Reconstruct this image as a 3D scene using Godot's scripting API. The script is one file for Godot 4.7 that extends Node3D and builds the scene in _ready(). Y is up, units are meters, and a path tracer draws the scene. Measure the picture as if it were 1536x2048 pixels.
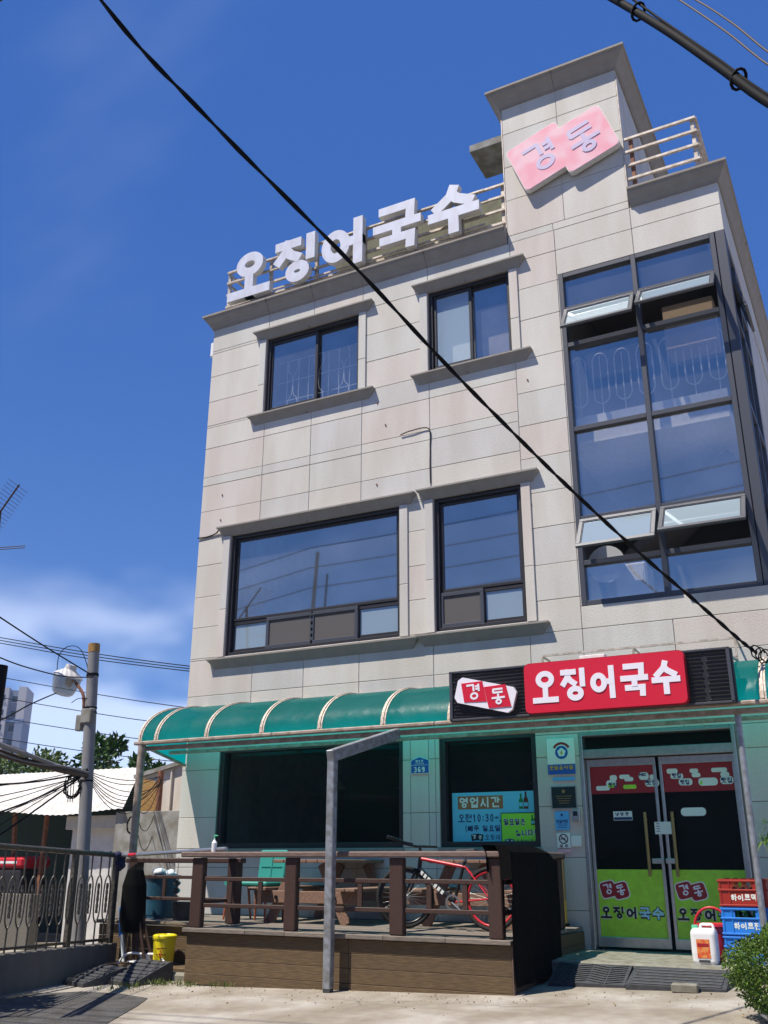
extends Node3D
# A three-storey stone-clad noodle restaurant seen from the pavement. x runs along its front, z towards the street, y up; metres.

var M = {}
var names = {}
var rng = RandomNumberGenerator.new()

func _ready():
	# ---- camera, sky, sun, exposure
	var cam = Camera3D.new()
	cam.name = "camera"
	cam.fov = 56.71
	cam.near = 0.05
	cam.far = 900.0
	add_child(cam)
	cam.rotation = Vector3(deg_to_rad(20.216), deg_to_rad(27.418), 0.0022)
	cam.position = Vector3(0, 1.5, 12)
	cam.current = true
	var e = Environment.new()
	e.background_mode = Environment.BG_SKY
	var sm = ProceduralSkyMaterial.new()
	sm.sky_top_color = lin(0.035, 0.110, 0.375)
	sm.sky_horizon_color = lin(0.175, 0.36, 0.74)
	sm.sky_curve = 0.15
	sm.ground_bottom_color = lin(0.2, 0.2, 0.2)
	sm.ground_horizon_color = lin(0.36, 0.42, 0.5)
	sm.sky_cover = cloud_cover()
	sm.sky_cover_modulate = Color(1, 1, 1, 1)
	sm.sun_angle_max = 4.0
	e.sky = Sky.new()
	e.sky.sky_material = sm
	e.tonemap_mode = Environment.TONE_MAPPER_LINEAR
	e.tonemap_exposure = 1.31
	e.sdfgi_enabled = true
	e.ssao_enabled = true
	e.ssil_enabled = true
	e.fog_enabled = true
	e.fog_density = 0.0004
	e.fog_light_color = Color(0.72, 0.82, 0.95)
	var we = WorldEnvironment.new()
	we.name = "world_environment"
	we.environment = e
	add_child(we)
	var sun = DirectionalLight3D.new()
	sun.name = "sun"
	sun.light_energy = 1.6
	sun.light_color = Color(1.0, 0.965, 0.91)
	sun.light_angular_distance = 0.5
	sun.shadow_enabled = true
	add_child(sun)
	sun.look_at_from_position(Vector3.ZERO, Vector3(0.68, -2.3, -1.0))
	rng.seed = 7
	materials()
	ground()
	building()
	awning()
	deck()
	left_side()
	signs()
	small_things()
	wires()
	plants()

func cloud_cover():
	var n = FastNoiseLite.new()
	n.seed = 77
	n.noise_type = FastNoiseLite.TYPE_SIMPLEX_SMOOTH
	n.fractal_type = FastNoiseLite.FRACTAL_FBM
	n.fractal_octaves = 6
	n.frequency = 1.0
	var w = 1024
	var h = 512
	var im = Image.create_empty(w, h, false, Image.FORMAT_RGBAF)
	for j in h:
		var el = PI * (0.5 - (j + 0.5) / h)
		for i in w:
			if el < -0.02:
				im.set_pixel(i, j, Color(0, 0, 0, 0))
				continue
			var az = TAU * (i + 0.5) / w
			var d = Vector3(-cos(el) * sin(az), sin(el), cos(el) * cos(az))
			var q = d / (d.y + 0.16)
			var v = n.get_noise_3d(q.x * 0.75 + 5.3, q.z * 0.75 + 1.7, 0.0)
			var s = n.get_noise_3d(q.x * 0.5 - 9.0, q.z * 1.6 + 4.0, 7.0)
			var low = clampf(1.0 - d.y / 0.36, 0.0, 1.0)
			var a = smoothstep(0.10 - 0.42 * low, 0.42 - 0.3 * low, v) * smoothstep(0.08, 0.55, low)
			a += 0.15 * smoothstep(0.16, 0.60, s) * (1.0 - low * 0.5)
			a += 0.10 * pow(clampf(1.0 - d.y / 0.2, 0.0, 1.0), 1.5)
			a = clampf(a, 0.0, 1.0)
			im.set_pixel(i, j, Color(0.66, 0.64, 0.56, a * 0.62))
	return ImageTexture.create_from_image(im)

# ------------------------------------------------------------ names and tags
func numbered(called):
	names[called] = names.get(called, -1) + 1
	return called if names[called] == 0 else "%s_%03d" % [called, names[called]]

func tag(o, label, category = "", group = "", kind = ""):
	if label: o.set_meta("label", label)
	if category: o.set_meta("category", category)
	if group: o.set_meta("group", group)
	if kind: o.set_meta("kind", kind)
	return o

func thing(called, label, category, at = Vector3.ZERO, group = ""):
	var o = Node3D.new()
	o.name = numbered(called)
	add_child(o)
	o.position = at
	return tag(o, label, category, group)

func again(o, label, at, turn = Vector3.ZERO):
	var r = o.duplicate()
	var base = String(o.name).rstrip("0123456789").trim_suffix("_")
	r.name = numbered(base)
	add_child(r)
	r.position = at
	r.rotation = turn
	r.set_meta("label", label)
	return r

func part(called, g, m, parent):
	var o = MeshInstance3D.new()
	o.name = called
	o.mesh = g.mesh() if g is Geo else g
	o.material_override = m
	parent.add_child(o, true)
	return o

func solid(called, g, m, label, category, group = ""):
	var o = part(numbered(called), g, m, self)
	return tag(o, label, category, group)

func group_node(called, parent):
	var o = Node3D.new()
	o.name = called
	parent.add_child(o, true)
	return o

# ------------------------------------------------------------ materials
func lin(r, g, b, a = 1.0):
	var c = Color(r, g, b).linear_to_srgb()
	c.a = a
	return c

func noise_tex(seed_, freq, oct, dark, light, size = 512, warp = false):
	var n = FastNoiseLite.new()
	n.seed = seed_
	n.noise_type = FastNoiseLite.TYPE_SIMPLEX
	n.frequency = freq
	n.fractal_type = FastNoiseLite.FRACTAL_FBM
	n.fractal_octaves = oct
	if warp:
		n.domain_warp_enabled = true
		n.domain_warp_amplitude = 25.0
		n.domain_warp_frequency = 0.01
	var r = Gradient.new()
	r.set_color(0, dark)
	r.set_color(1, light)
	r.set_offset(0, 0.2)
	r.set_offset(1, 0.8)
	var t = NoiseTexture2D.new()
	t.width = size
	t.height = size
	t.seamless = true
	t.noise = n
	t.color_ramp = r
	return t

func mat(key, col, rough, metal = 0.0, tex = null, scale = Vector3.ONE, bump = null, bump_cm = 0.0, world = true):
	var m = StandardMaterial3D.new()
	m.resource_name = key
	m.albedo_color = lin(col[0], col[1], col[2])
	m.roughness = rough
	m.metallic = metal
	if tex or bump:
		m.uv1_triplanar = true
		m.uv1_world_triplanar = world
		m.uv1_scale = scale
	if tex: m.albedo_texture = tex
	if bump:
		m.heightmap_enabled = true
		m.heightmap_texture = bump
		m.heightmap_scale = bump_cm
	M[key] = m
	return m

func glass(key, col, alpha, metal, rough = 0.03):
	var m = StandardMaterial3D.new()
	m.resource_name = key
	m.transparency = BaseMaterial3D.TRANSPARENCY_ALPHA
	m.albedo_color = lin(col[0], col[1], col[2], alpha)
	m.roughness = rough
	m.metallic = metal
	M[key] = m

func materials():
	var g9 = func(v): return Color(v, v, v)
	var speck = noise_tex(1, 0.25, 3, g9.call(0.945), g9.call(1.0))
	var blotch = noise_tex(2, 0.012, 5, Color(0.95, 0.935, 0.94), Color(1.0, 1.0, 0.99), 1024, true)
	var grain = noise_tex(3, 0.03, 5, g9.call(0.80), g9.call(1.0), 512)
	var dirt = noise_tex(4, 0.008, 6, Color(0.82, 0.80, 0.76), Color(1, 1, 1), 1024, true)
	var fine = noise_tex(5, 0.2, 4, g9.call(0.0), g9.call(1.0), 512)
	var soft = noise_tex(6, 0.02, 4, g9.call(0.0), g9.call(1.0), 512)
	var streak = noise_tex(8, 0.006, 6, Color(0.955, 0.94, 0.93), Color(1, 1, 1), 1024, true)
	# stone cladding, a few tones of one granite
	var tones = [[0.635, 0.615, 0.56], [0.645, 0.60, 0.55], [0.61, 0.605, 0.565], [0.655, 0.63, 0.58], [0.595, 0.585, 0.56]]
	for i in 5:
		var m = mat("stone_%d" % i, tones[i], 0.75, 0.0, speck, Vector3(0.3, 0.3, 0.3), fine, 0.10)
		m.detail_enabled = true
		m.detail_blend_mode = BaseMaterial3D.BLEND_MODE_MUL
		m.detail_albedo = streak
		m.detail_uv_layer = BaseMaterial3D.DETAIL_UV_2
		m.uv2_triplanar = true
		m.uv2_world_triplanar = true
		m.uv2_scale = Vector3(0.22, 0.05, 0.22)
	mat("trim", [0.29, 0.272, 0.25], 0.8, 0.0, streak, Vector3(0.5, 0.9, 0.5), fine, 0.1)
	mat("joint", [0.24, 0.195, 0.175], 0.9)
	mat("plaster", [0.5, 0.48, 0.44], 0.9, 0.0, blotch, Vector3.ONE * 0.3)
	mat("inside_wall", [0.16, 0.15, 0.14], 0.9)
	mat("inside_dark", [0.10, 0.09, 0.08], 0.9)
	mat("aluminium_dark", [0.035, 0.033, 0.036], 0.42, 0.3)
	mat("aluminium_grey", [0.075, 0.08, 0.095], 0.4, 0.3)
	mat("screen_mesh", [0.09, 0.085, 0.085], 0.7, 0.1)
	mat("steel_satin", [0.5, 0.53, 0.55], 0.35, 0.85, blotch, Vector3.ONE * 0.8)
	mat("galvanised", [0.36, 0.39, 0.44], 0.5, 0.5, dirt, Vector3.ONE * 0.9)
	mat("rail_paint", [0.62, 0.55, 0.49], 0.5, 0.1, dirt, Vector3.ONE * 0.8)
	mat("rust_paint", [0.28, 0.12, 0.07], 0.8, 0.0, dirt, Vector3.ONE)
	glass("glass_sky", [1.0, 1.0, 0.97], 0.5, 0.92)
	M.glass_sky.albedo_texture = noise_tex(23, 0.004, 3, Color(0.93, 0.95, 0.96), Color(1, 1, 1), 512)
	glass("glass_pale", [0.62, 0.78, 0.88], 0.32, 0.32)
	glass("glass_dark", [0.01, 0.014, 0.016], 0.5, 0.0)
	M.glass_dark.metallic_specular = 0.38
	glass("glass_clear", [0.6, 0.7, 0.7], 0.06, 0.0)
	for q in ["glass_sky"]:
		M[q].uv1_triplanar = true
		M[q].uv1_world_triplanar = true
		M[q].uv1_scale = Vector3.ONE * 0.35
	mat("white_paint", [0.78, 0.78, 0.76], 0.5, 0.0, blotch, Vector3.ONE * 0.7)
	mat("letter_face", [0.66, 0.69, 0.80], 0.35, 0.0, streak, Vector3(0.8, 0.3, 0.8))
	mat("letter_side", [0.66, 0.66, 0.64], 0.5, 0.0, blotch, Vector3.ONE)
	mat("sign_red", [0.62, 0.018, 0.045], 0.3)
	mat("sign_white", [0.82, 0.80, 0.88], 0.35)
	mat("sign_black", [0.016, 0.016, 0.02], 0.45)
	mat("label_red", [0.32, 0.012, 0.02], 0.45)
	mat("label_green", [0.40, 0.78, 0.05], 0.4, 0.0, blotch, Vector3.ONE * 0.6)
	mat("ink", [0.008, 0.012, 0.02], 0.5)
	mat("ink_navy", [0.012, 0.03, 0.14], 0.5)
	mat("paper_white", [0.74, 0.78, 0.74], 0.6)
	mat("poster_blue", [0.14, 0.58, 0.78], 0.4)
	mat("poster_green", [0.30, 0.80, 0.05], 0.4)
	mat("poster_brown", [0.34, 0.14, 0.05], 0.5)
	mat("plate_blue", [0.01, 0.10, 0.42], 0.35)
	mat("pale_blue_print", [0.36, 0.72, 0.86], 0.4)
	mat("sky_blue_print", [0.10, 0.42, 0.78], 0.4)
	mat("gold", [0.6, 0.36, 0.04], 0.4)
	mat("plaque_dark", [0.012, 0.03, 0.03], 0.25)
	mat("bottle_green", [0.02, 0.22, 0.06], 0.15)
	mat("bottle_brown", [0.12, 0.035, 0.015], 0.15)
	var pk = noise_tex(9, 0.006, 2, Color(1.0, 0.80, 0.84), Color(1, 0.93, 0.945), 512)
	mat("faded_acrylic", [0.88, 0.66, 0.69], 0.25, 0.0, pk, Vector3(0.6, 0.6, 0.6))
	mat("lilac", [0.50, 0.43, 0.62], 0.35)
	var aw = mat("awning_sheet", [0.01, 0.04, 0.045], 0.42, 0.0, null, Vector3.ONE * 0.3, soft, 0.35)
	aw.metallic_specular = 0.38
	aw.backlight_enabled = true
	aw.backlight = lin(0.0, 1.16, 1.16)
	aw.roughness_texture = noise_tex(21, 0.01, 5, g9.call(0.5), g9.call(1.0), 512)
	mat("rib_white", [0.72, 0.66, 0.58], 0.55, 0.0, noise_tex(12, 0.02, 5, Color(0.80, 0.74, 0.68), Color(1, 1, 1), 512), Vector3(2, 2, 2))
	mat("gutter", [0.40, 0.33, 0.28], 0.6, 0.1, dirt, Vector3.ONE * 0.8)
	for i in 3:
		var k = [1.0, 0.9, 1.1][i]
		var q = mat("deck_wood_%d" % i, [0.22 * k, 0.185 * k, 0.155 * k], 0.8, 0.0, grain, Vector3(0.35, 5, 5), grain, 0.3)
		q.uv1_offset = Vector3(i * 0.37, i * 0.21, i * 0.4)
		q = mat("skirt_wood_%d" % i, [0.138 * k, 0.090 * k, 0.043 * k], 0.75, 0.0, grain, Vector3(0.3, 4, 4), grain, 0.25)
		q.uv1_offset = Vector3(i * 0.3, i * 0.5, i * 0.1)
	mat("rail_wood", [0.062, 0.030, 0.022], 0.6, 0.0, grain, Vector3(2, 2, 2), grain, 0.2)
	mat("rail_cap", [0.19, 0.13, 0.11], 0.75, 0.0, grain, Vector3(0.4, 5, 5), grain, 0.3)
	mat("table_wood", [0.27, 0.16, 0.11], 0.8, 0.0, grain, Vector3(1.5, 3, 3), grain, 0.3)
	mat("rubber", [0.055, 0.058, 0.068], 0.62, 0.0, dirt, Vector3.ONE * 1.2, fine, 0.1)
	mat("black_cloth", [0.004, 0.004, 0.004], 0.95)
	M.black_cloth.metallic_specular = 0.2
	mat("concrete", [0.40, 0.375, 0.33], 0.92, 0.0, blotch, Vector3.ONE * 0.35, fine, 0.25)
	M["concrete"].detail_enabled = true
	M["concrete"].detail_blend_mode = BaseMaterial3D.BLEND_MODE_MUL
	M["concrete"].detail_albedo = noise_tex(24, 0.008, 6, Color(0.80, 0.775, 0.73), Color(1, 1, 1), 1024, true)
	M["concrete"].detail_uv_layer = BaseMaterial3D.DETAIL_UV_2
	M["concrete"].uv2_triplanar = true
	M["concrete"].uv2_world_triplanar = true
	M["concrete"].uv2_scale = Vector3.ONE * 0.09
	mat("concrete_step", [0.25, 0.245, 0.205], 0.8, 0.0, dirt, Vector3.ONE * 0.6)
	mat("concrete_wall", [0.16, 0.15, 0.13], 0.92, 0.0, streak, Vector3(0.8, 0.25, 0.8), fine, 0.5)
	mat("asphalt", [0.085, 0.083, 0.083], 0.9, 0.0, dirt, Vector3.ONE * 0.4, fine, 0.8)
	mat("road", [0.07, 0.07, 0.072], 0.9, 0.0, dirt, Vector3.ONE * 0.3, fine, 0.4)
	mat("road_paint", [0.7, 0.7, 0.66], 0.7, 0.0, dirt, Vector3.ONE)
	mat("crack", [0.20, 0.175, 0.14], 1.0)
	mat("pole_concrete", [0.23, 0.235, 0.245], 0.75, 0.0, streak, Vector3(1.5, 0.6, 1.5))
	mat("fence_paint", [0.15, 0.14, 0.125], 0.4, 0.55, dirt, Vector3.ONE * 2.0)
	mat("cable", [0.007, 0.007, 0.008], 0.7)
	M.cable.metallic_specular = 0.25
	mat("cable_brown", [0.055, 0.03, 0.022], 0.6)
	mat("roof_white", [0.74, 0.74, 0.73], 0.6, 0.0, dirt, Vector3.ONE * 0.3)
	mat("wall_white", [0.62, 0.62, 0.61], 0.85, 0.0, blotch, Vector3.ONE * 0.4)
	mat("wall_grey", [0.30, 0.30, 0.29], 0.9, 0.0, dirt, Vector3.ONE * 0.35)
	mat("wall_beige", [0.66, 0.61, 0.54], 0.85, 0.0, streak, Vector3(0.6, 0.2, 0.6))
	mat("shed_dark", [0.012, 0.035, 0.028], 0.8)
	mat("ochre", [0.42, 0.24, 0.075], 0.8, 0.0, grain, Vector3.ONE)
	mat("olive", [0.105, 0.105, 0.045], 0.7, 0.0, dirt, Vector3.ONE * 0.5)
	mat("tower_light", [0.42, 0.42, 0.45], 0.8)
	mat("tower_blue", [0.15, 0.22, 0.38], 0.8)
	mat("tower_grey", [0.20, 0.245, 0.34], 0.8)
	mat("tower_glass", [0.03, 0.04, 0.06], 0.2)
	mat("red_plastic", [0.52, 0.02, 0.035], 0.35)
	mat("crate_red", [0.33, 0.025, 0.015], 0.4)
	mat("crate_blue", [0.02, 0.21, 0.68], 0.38)
	mat("yellow_plastic", [0.80, 0.66, 0.015], 0.35)
	mat("white_plastic", [0.80, 0.80, 0.80], 0.3)
	mat("mint_plastic", [0.15, 0.62, 0.36], 0.4)
	mat("label_orange", [0.72, 0.30, 0.16], 0.5, 0.0, noise_tex(15, 0.02, 3, Color(0.95, 0.55, 0.4), Color(1, 1, 0.75), 256), Vector3.ONE * 3.0)
	mat("blue_bin", [0.012, 0.075, 0.13], 0.5)
	mat("blue_cloth", [0.008, 0.010, 0.055], 0.8)
	mat("chair_teal", [0.025, 0.25, 0.21], 0.5)
	mat("chair_wood", [0.33, 0.10, 0.045], 0.5)
	mat("bike_black", [0.012, 0.012, 0.014], 0.3)
	mat("tyre", [0.012, 0.012, 0.012], 0.85)
	mat("brass", [0.36, 0.25, 0.10], 0.4, 0.6)
	mat("cardboard", [0.36, 0.26, 0.17], 0.85)
	mat("bark", [0.12, 0.085, 0.06], 0.9)
	mat("planter", [0.75, 0.75, 0.73], 0.5)
	for q in [["leaf_dark", [0.040, 0.095, 0.022]], ["leaf_mid", [0.075, 0.15, 0.03]], ["leaf_olive", [0.115, 0.165, 0.05]], ["leaf_palm", [0.17, 0.22, 0.06]], ["leaf_box", [0.085, 0.165, 0.022]]]:
		var m = mat(q[0], q[1], 0.42)
		m.vertex_color_use_as_albedo = true
		m.backlight_enabled = true
		m.backlight = Color(0.25, 0.45, 0.05)

# ------------------------------------------------------------ geometry
class Geo:
	var v = PackedVector3Array()
	var n = PackedVector3Array()
	var bump = 0

	func tri(a, b, c, na, nb = null, nc = null):
		if nb == null:
			nb = na
			nc = na
		if (b - a).cross(c - a).dot(na + nb + nc) > 0.0:
			v.append_array([a, c, b])
			n.append_array([na, nc, nb])
		else:
			v.append_array([a, b, c])
			n.append_array([na, nb, nc])

	func quad(a, b, c, d, nn):
		tri(a, b, c, nn)
		tri(a, c, d, nn)

	func quad_s(a, b, c, d, na, nb, nc, nd):
		tri(a, b, c, na, nb, nc)
		tri(a, c, d, na, nc, nd)

	func flat(a, b, c, d, hint):
		var nn = (b - a).cross(c - a)
		if nn.length() < 1e-12: nn = (c - a).cross(d - a)
		nn = nn.normalized()
		if nn.dot(hint) < 0.0: nn = -nn
		quad(a, b, c, d, nn)

	# a box given by centre and size; bevel cuts its edges
	func box(c, s, b = Basis(), bevel = 0.0):
		var h = s * 0.5
		if bevel <= 0.0:
			for ax in 3:
				for sg in [-1.0, 1.0]:
					var w = Vector3.ZERO
					w[ax] = sg
					var p = Vector3.ZERO
					var q = Vector3.ZERO
					p[(ax + 1) % 3] = h[(ax + 1) % 3]
					q[(ax + 2) % 3] = h[(ax + 2) % 3]
					var o = w * h
					quad(c + b * (o - p - q), c + b * (o + p - q), c + b * (o + p + q), c + b * (o - p + q), (b * w).normalized())
			return
		bevel = minf(bevel, minf(h.x, minf(h.y, h.z)) * 0.8)
		for ax in 3:
			for sg in [-1.0, 1.0]:
				var w = Vector3.ZERO
				w[ax] = sg
				var p = Vector3.ZERO
				var q = Vector3.ZERO
				p[(ax + 1) % 3] = h[(ax + 1) % 3] - bevel
				q[(ax + 2) % 3] = h[(ax + 2) % 3] - bevel
				var o = w * h
				quad(c + b * (o - p - q), c + b * (o + p - q), c + b * (o + p + q), c + b * (o - p + q), (b * w).normalized())
		for ax in 3:
			var a1 = (ax + 1) % 3
			var a2 = (ax + 2) % 3
			for s1 in [-1.0, 1.0]:
				for s2 in [-1.0, 1.0]:
					var e0 = Vector3.ZERO
					e0[a1] = s1 * h[a1]
					e0[a2] = s2 * (h[a2] - bevel)
					var e1 = Vector3.ZERO
					e1[a1] = s1 * (h[a1] - bevel)
					e1[a2] = s2 * h[a2]
					var l = Vector3.ZERO
					l[ax] = h[ax] - bevel
					var nn = Vector3.ZERO
					nn[a1] = s1
					nn[a2] = s2
					quad(c + b * (e0 - l), c + b * (e0 + l), c + b * (e1 + l), c + b * (e1 - l), (b * nn).normalized())
		for sx in [-1.0, 1.0]:
			for sy in [-1.0, 1.0]:
				for sz in [-1.0, 1.0]:
					var k = Vector3(sx, sy, sz)
					var i = h - Vector3.ONE * bevel
					tri(c + b * (k * Vector3(h.x, i.y, i.z)), c + b * (k * Vector3(i.x, h.y, i.z)), c + b * (k * Vector3(i.x, i.y, h.z)), (b * k).normalized())

	func slab(x0, x1, y0, y1, z0, z1, bevel = 0.0):
		box(Vector3((x0 + x1) / 2.0, (y0 + y1) / 2.0, (z0 + z1) / 2.0), Vector3(absf(x1 - x0), absf(y1 - y0), absf(z1 - z0)), Basis(), bevel)

	# a square bar from a to b
	func bar(a, b, w, t = -1.0, up = Vector3.UP, bevel = 0.0):
		if t < 0.0: t = w
		var d = (b - a).normalized()
		if absf(d.dot(up)) > 0.98: up = Vector3.RIGHT if absf(d.x) < 0.9 else Vector3.BACK
		var x = up.cross(d).normalized()
		box((a + b) * 0.5, Vector3(w, t, (b - a).length()), Basis(x, d.cross(x), d), bevel)

	func cyl(a, b, r0, r1 = -1.0, seg = 10, caps = true):
		if r1 < 0.0: r1 = r0
		var d = (b - a).normalized()
		var x = d.cross(Vector3.UP if absf(d.y) < 0.9 else Vector3.RIGHT).normalized()
		var y = d.cross(x)
		for i in seg:
			var t0 = TAU * i / seg
			var t1 = TAU * (i + 1) / seg
			var n0 = x * cos(t0) + y * sin(t0)
			var n1 = x * cos(t1) + y * sin(t1)
			quad_s(a + n0 * r0, a + n1 * r0, b + n1 * r1, b + n0 * r1, n0, n1, n1, n0)
			if caps:
				tri(a, a + n0 * r0, a + n1 * r0, -d)
				tri(b, b + n0 * r1, b + n1 * r1, d)

	func tube(pts, r, seg = 6):
		var rings = []
		var norms = []
		var x = Vector3.ZERO
		for i in pts.size():
			var d = (pts[mini(i + 1, pts.size() - 1)] - pts[maxi(i - 1, 0)]).normalized()
			if i == 0: x = d.cross(Vector3.UP if absf(d.y) < 0.9 else Vector3.RIGHT).normalized()
			else: x = (x - d * x.dot(d)).normalized()
			var y = d.cross(x)
			var ring = []
			var nr = []
			for k in seg:
				var t = TAU * k / seg
				var nn = x * cos(t) + y * sin(t)
				nr.append(nn)
				ring.append(pts[i] + nn * r)
			rings.append(ring)
			norms.append(nr)
		for i in pts.size() - 1:
			for k in seg:
				var l = (k + 1) % seg
				quad_s(rings[i][k], rings[i][l], rings[i + 1][l], rings[i + 1][k], norms[i][k], norms[i][l], norms[i + 1][l], norms[i + 1][k])
		for k in range(1, seg - 1):
			tri(rings[0][0], rings[0][k], rings[0][k + 1], (pts[0] - pts[1]).normalized())
			var q = rings[pts.size() - 1]
			tri(q[0], q[k], q[k + 1], (pts[-1] - pts[-2]).normalized())

	# outline in xy pushed along z from 0 to d
	func extrude(poly, d, xf = Transform3D(), z0 = 0.0):
		var ix = Geometry2D.triangulate_polygon(poly)
		var fz = xf.basis.z.normalized()
		for i in range(0, ix.size(), 3):
			var p = []
			for k in 3: p.append(poly[ix[i + k]])
			tri(xf * Vector3(p[0].x, p[0].y, d), xf * Vector3(p[1].x, p[1].y, d), xf * Vector3(p[2].x, p[2].y, d), fz)
			tri(xf * Vector3(p[0].x, p[0].y, z0), xf * Vector3(p[1].x, p[1].y, z0), xf * Vector3(p[2].x, p[2].y, z0), -fz)
		var cw = Geometry2D.is_polygon_clockwise(poly)
		for i in poly.size():
			var a = poly[i]
			var b = poly[(i + 1) % poly.size()]
			var e = (b - a)
			var o = Vector2(e.y, -e.x).normalized() * (-1.0 if cw else 1.0)
			var nn = (xf.basis * Vector3(o.x, o.y, 0)).normalized()
			quad(xf * Vector3(a.x, a.y, z0), xf * Vector3(b.x, b.y, z0), xf * Vector3(b.x, b.y, d), xf * Vector3(a.x, a.y, d), nn)

	func ring(c, rx, ry, t, d, xf, seg = 28, z0 = 0.0):
		for i in seg:
			var t0 = TAU * i / seg
			var t1 = TAU * (i + 1) / seg
			var u0 = Vector2(cos(t0), sin(t0))
			var u1 = Vector2(cos(t1), sin(t1))
			var o = Vector2(rx + t / 2.0, ry + t / 2.0)
			var k = Vector2(maxf(rx - t / 2.0, 0.001), maxf(ry - t / 2.0, 0.001))
			var P = func(u, r, z): return xf * Vector3(c.x + u.x * r.x, c.y + u.y * r.y, z)
			quad(P.call(u0, o, d), P.call(u1, o, d), P.call(u1, k, d), P.call(u0, k, d), xf.basis.z.normalized())
			var n0 = (xf.basis * Vector3(u0.x, u0.y, 0)).normalized()
			var n1 = (xf.basis * Vector3(u1.x, u1.y, 0)).normalized()
			quad_s(P.call(u0, o, z0), P.call(u1, o, z0), P.call(u1, o, d), P.call(u0, o, d), n0, n1, n1, n0)
			quad_s(P.call(u0, k, z0), P.call(u1, k, z0), P.call(u1, k, d), P.call(u0, k, d), -n0, -n1, -n1, -n0)

	# profile [radius, height] turned about y
	func lathe(prof, xf = Transform3D(), seg = 20):
		for i in prof.size() - 1:
			var a = prof[i]
			var b = prof[i + 1]
			var e = Vector2(b[0] - a[0], b[1] - a[1])
			var nn = Vector2(e.y, -e.x).normalized()
			for k in seg:
				var t0 = TAU * k / seg
				var t1 = TAU * (k + 1) / seg
				var d0 = Vector3(cos(t0), 0, sin(t0))
				var d1 = Vector3(cos(t1), 0, sin(t1))
				var up = Vector3.UP
				var n0 = (xf.basis * (d0 * nn.x + up * nn.y)).normalized()
				var n1 = (xf.basis * (d1 * nn.x + up * nn.y)).normalized()
				quad_s(xf * (d0 * a[0] + up * a[1]), xf * (d1 * a[0] + up * a[1]), xf * (d1 * b[0] + up * b[1]), xf * (d0 * b[0] + up * b[1]), n0, n1, n1, n0)

	func ball(c, r, seg = 14, sc = Vector3.ONE):
		for j in seg / 2:
			var p0 = PI * j / (seg / 2) - PI / 2
			var p1 = PI * (j + 1) / (seg / 2) - PI / 2
			for i in seg:
				var t0 = TAU * i / seg
				var t1 = TAU * (i + 1) / seg
				var D = func(p, t): return Vector3(cos(p) * cos(t), sin(p), cos(p) * sin(t))
				var a = D.call(p0, t0)
				var b = D.call(p0, t1)
				var cc = D.call(p1, t1)
				var d = D.call(p1, t0)
				quad_s(c + a * sc * r, c + b * sc * r, c + cc * sc * r, c + d * sc * r, (a / sc).normalized(), (b / sc).normalized(), (cc / sc).normalized(), (d / sc).normalized())

	# moulding: profile [out, height] carried along a plan path [x, z], mitred at its corners
	func sweep(path, prof):
		var offs = []
		for i in path.size():
			var nn = Vector2.ZERO
			var ns = []
			if i > 0:
				var e = (path[i] - path[i - 1]).normalized()
				ns.append(Vector2(-e.y, e.x))
			if i < path.size() - 1:
				var e = (path[i + 1] - path[i]).normalized()
				ns.append(Vector2(-e.y, e.x))
			for q in ns: nn += q
			nn = nn.normalized()
			offs.append(nn / maxf(nn.dot(ns[0]), 0.2))
		for i in path.size() - 1:
			for k in prof.size() - 1:
				var P = func(ii, kk): return Vector3(path[ii].x + offs[ii].x * prof[kk][0], prof[kk][1], path[ii].y + offs[ii].y * prof[kk][0])
				var e = (path[i + 1] - path[i]).normalized()
				var o = Vector3(-e.y, 0, e.x)
				var dp = Vector2(prof[k + 1][0] - prof[k][0], prof[k + 1][1] - prof[k][1])
				var hint = o * dp.y - Vector3.UP * dp.x
				flat(P.call(i, k), P.call(i + 1, k), P.call(i + 1, k + 1), P.call(i, k + 1), hint)
		for i in [0, path.size() - 1]:
			for k in range(1, prof.size() - 1):
				var P = func(kk): return Vector3(path[i].x + offs[i].x * prof[kk][0], prof[kk][1], path[i].y + offs[i].y * prof[kk][0])
				var e = (path[1] - path[0]).normalized() * -1.0 if i == 0 else (path[-1] - path[-2]).normalized()
				tri(P.call(0), P.call(k), P.call(k + 1), Vector3(e.x, 0, e.y))

	func mesh():
		var a = []
		a.resize(Mesh.ARRAY_MAX)
		a[Mesh.ARRAY_VERTEX] = v
		a[Mesh.ARRAY_NORMAL] = n
		var m = ArrayMesh.new()
		m.add_surface_from_arrays(Mesh.PRIMITIVE_TRIANGLES, a)
		return m

func box_part(called, parent, m, x0, x1, y0, y1, z0, z1, bevel = 0.0):
	var g = Geo.new()
	g.slab(x0, x1, y0, y1, z0, z1, bevel)
	return part(called, g, m, parent)

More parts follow.
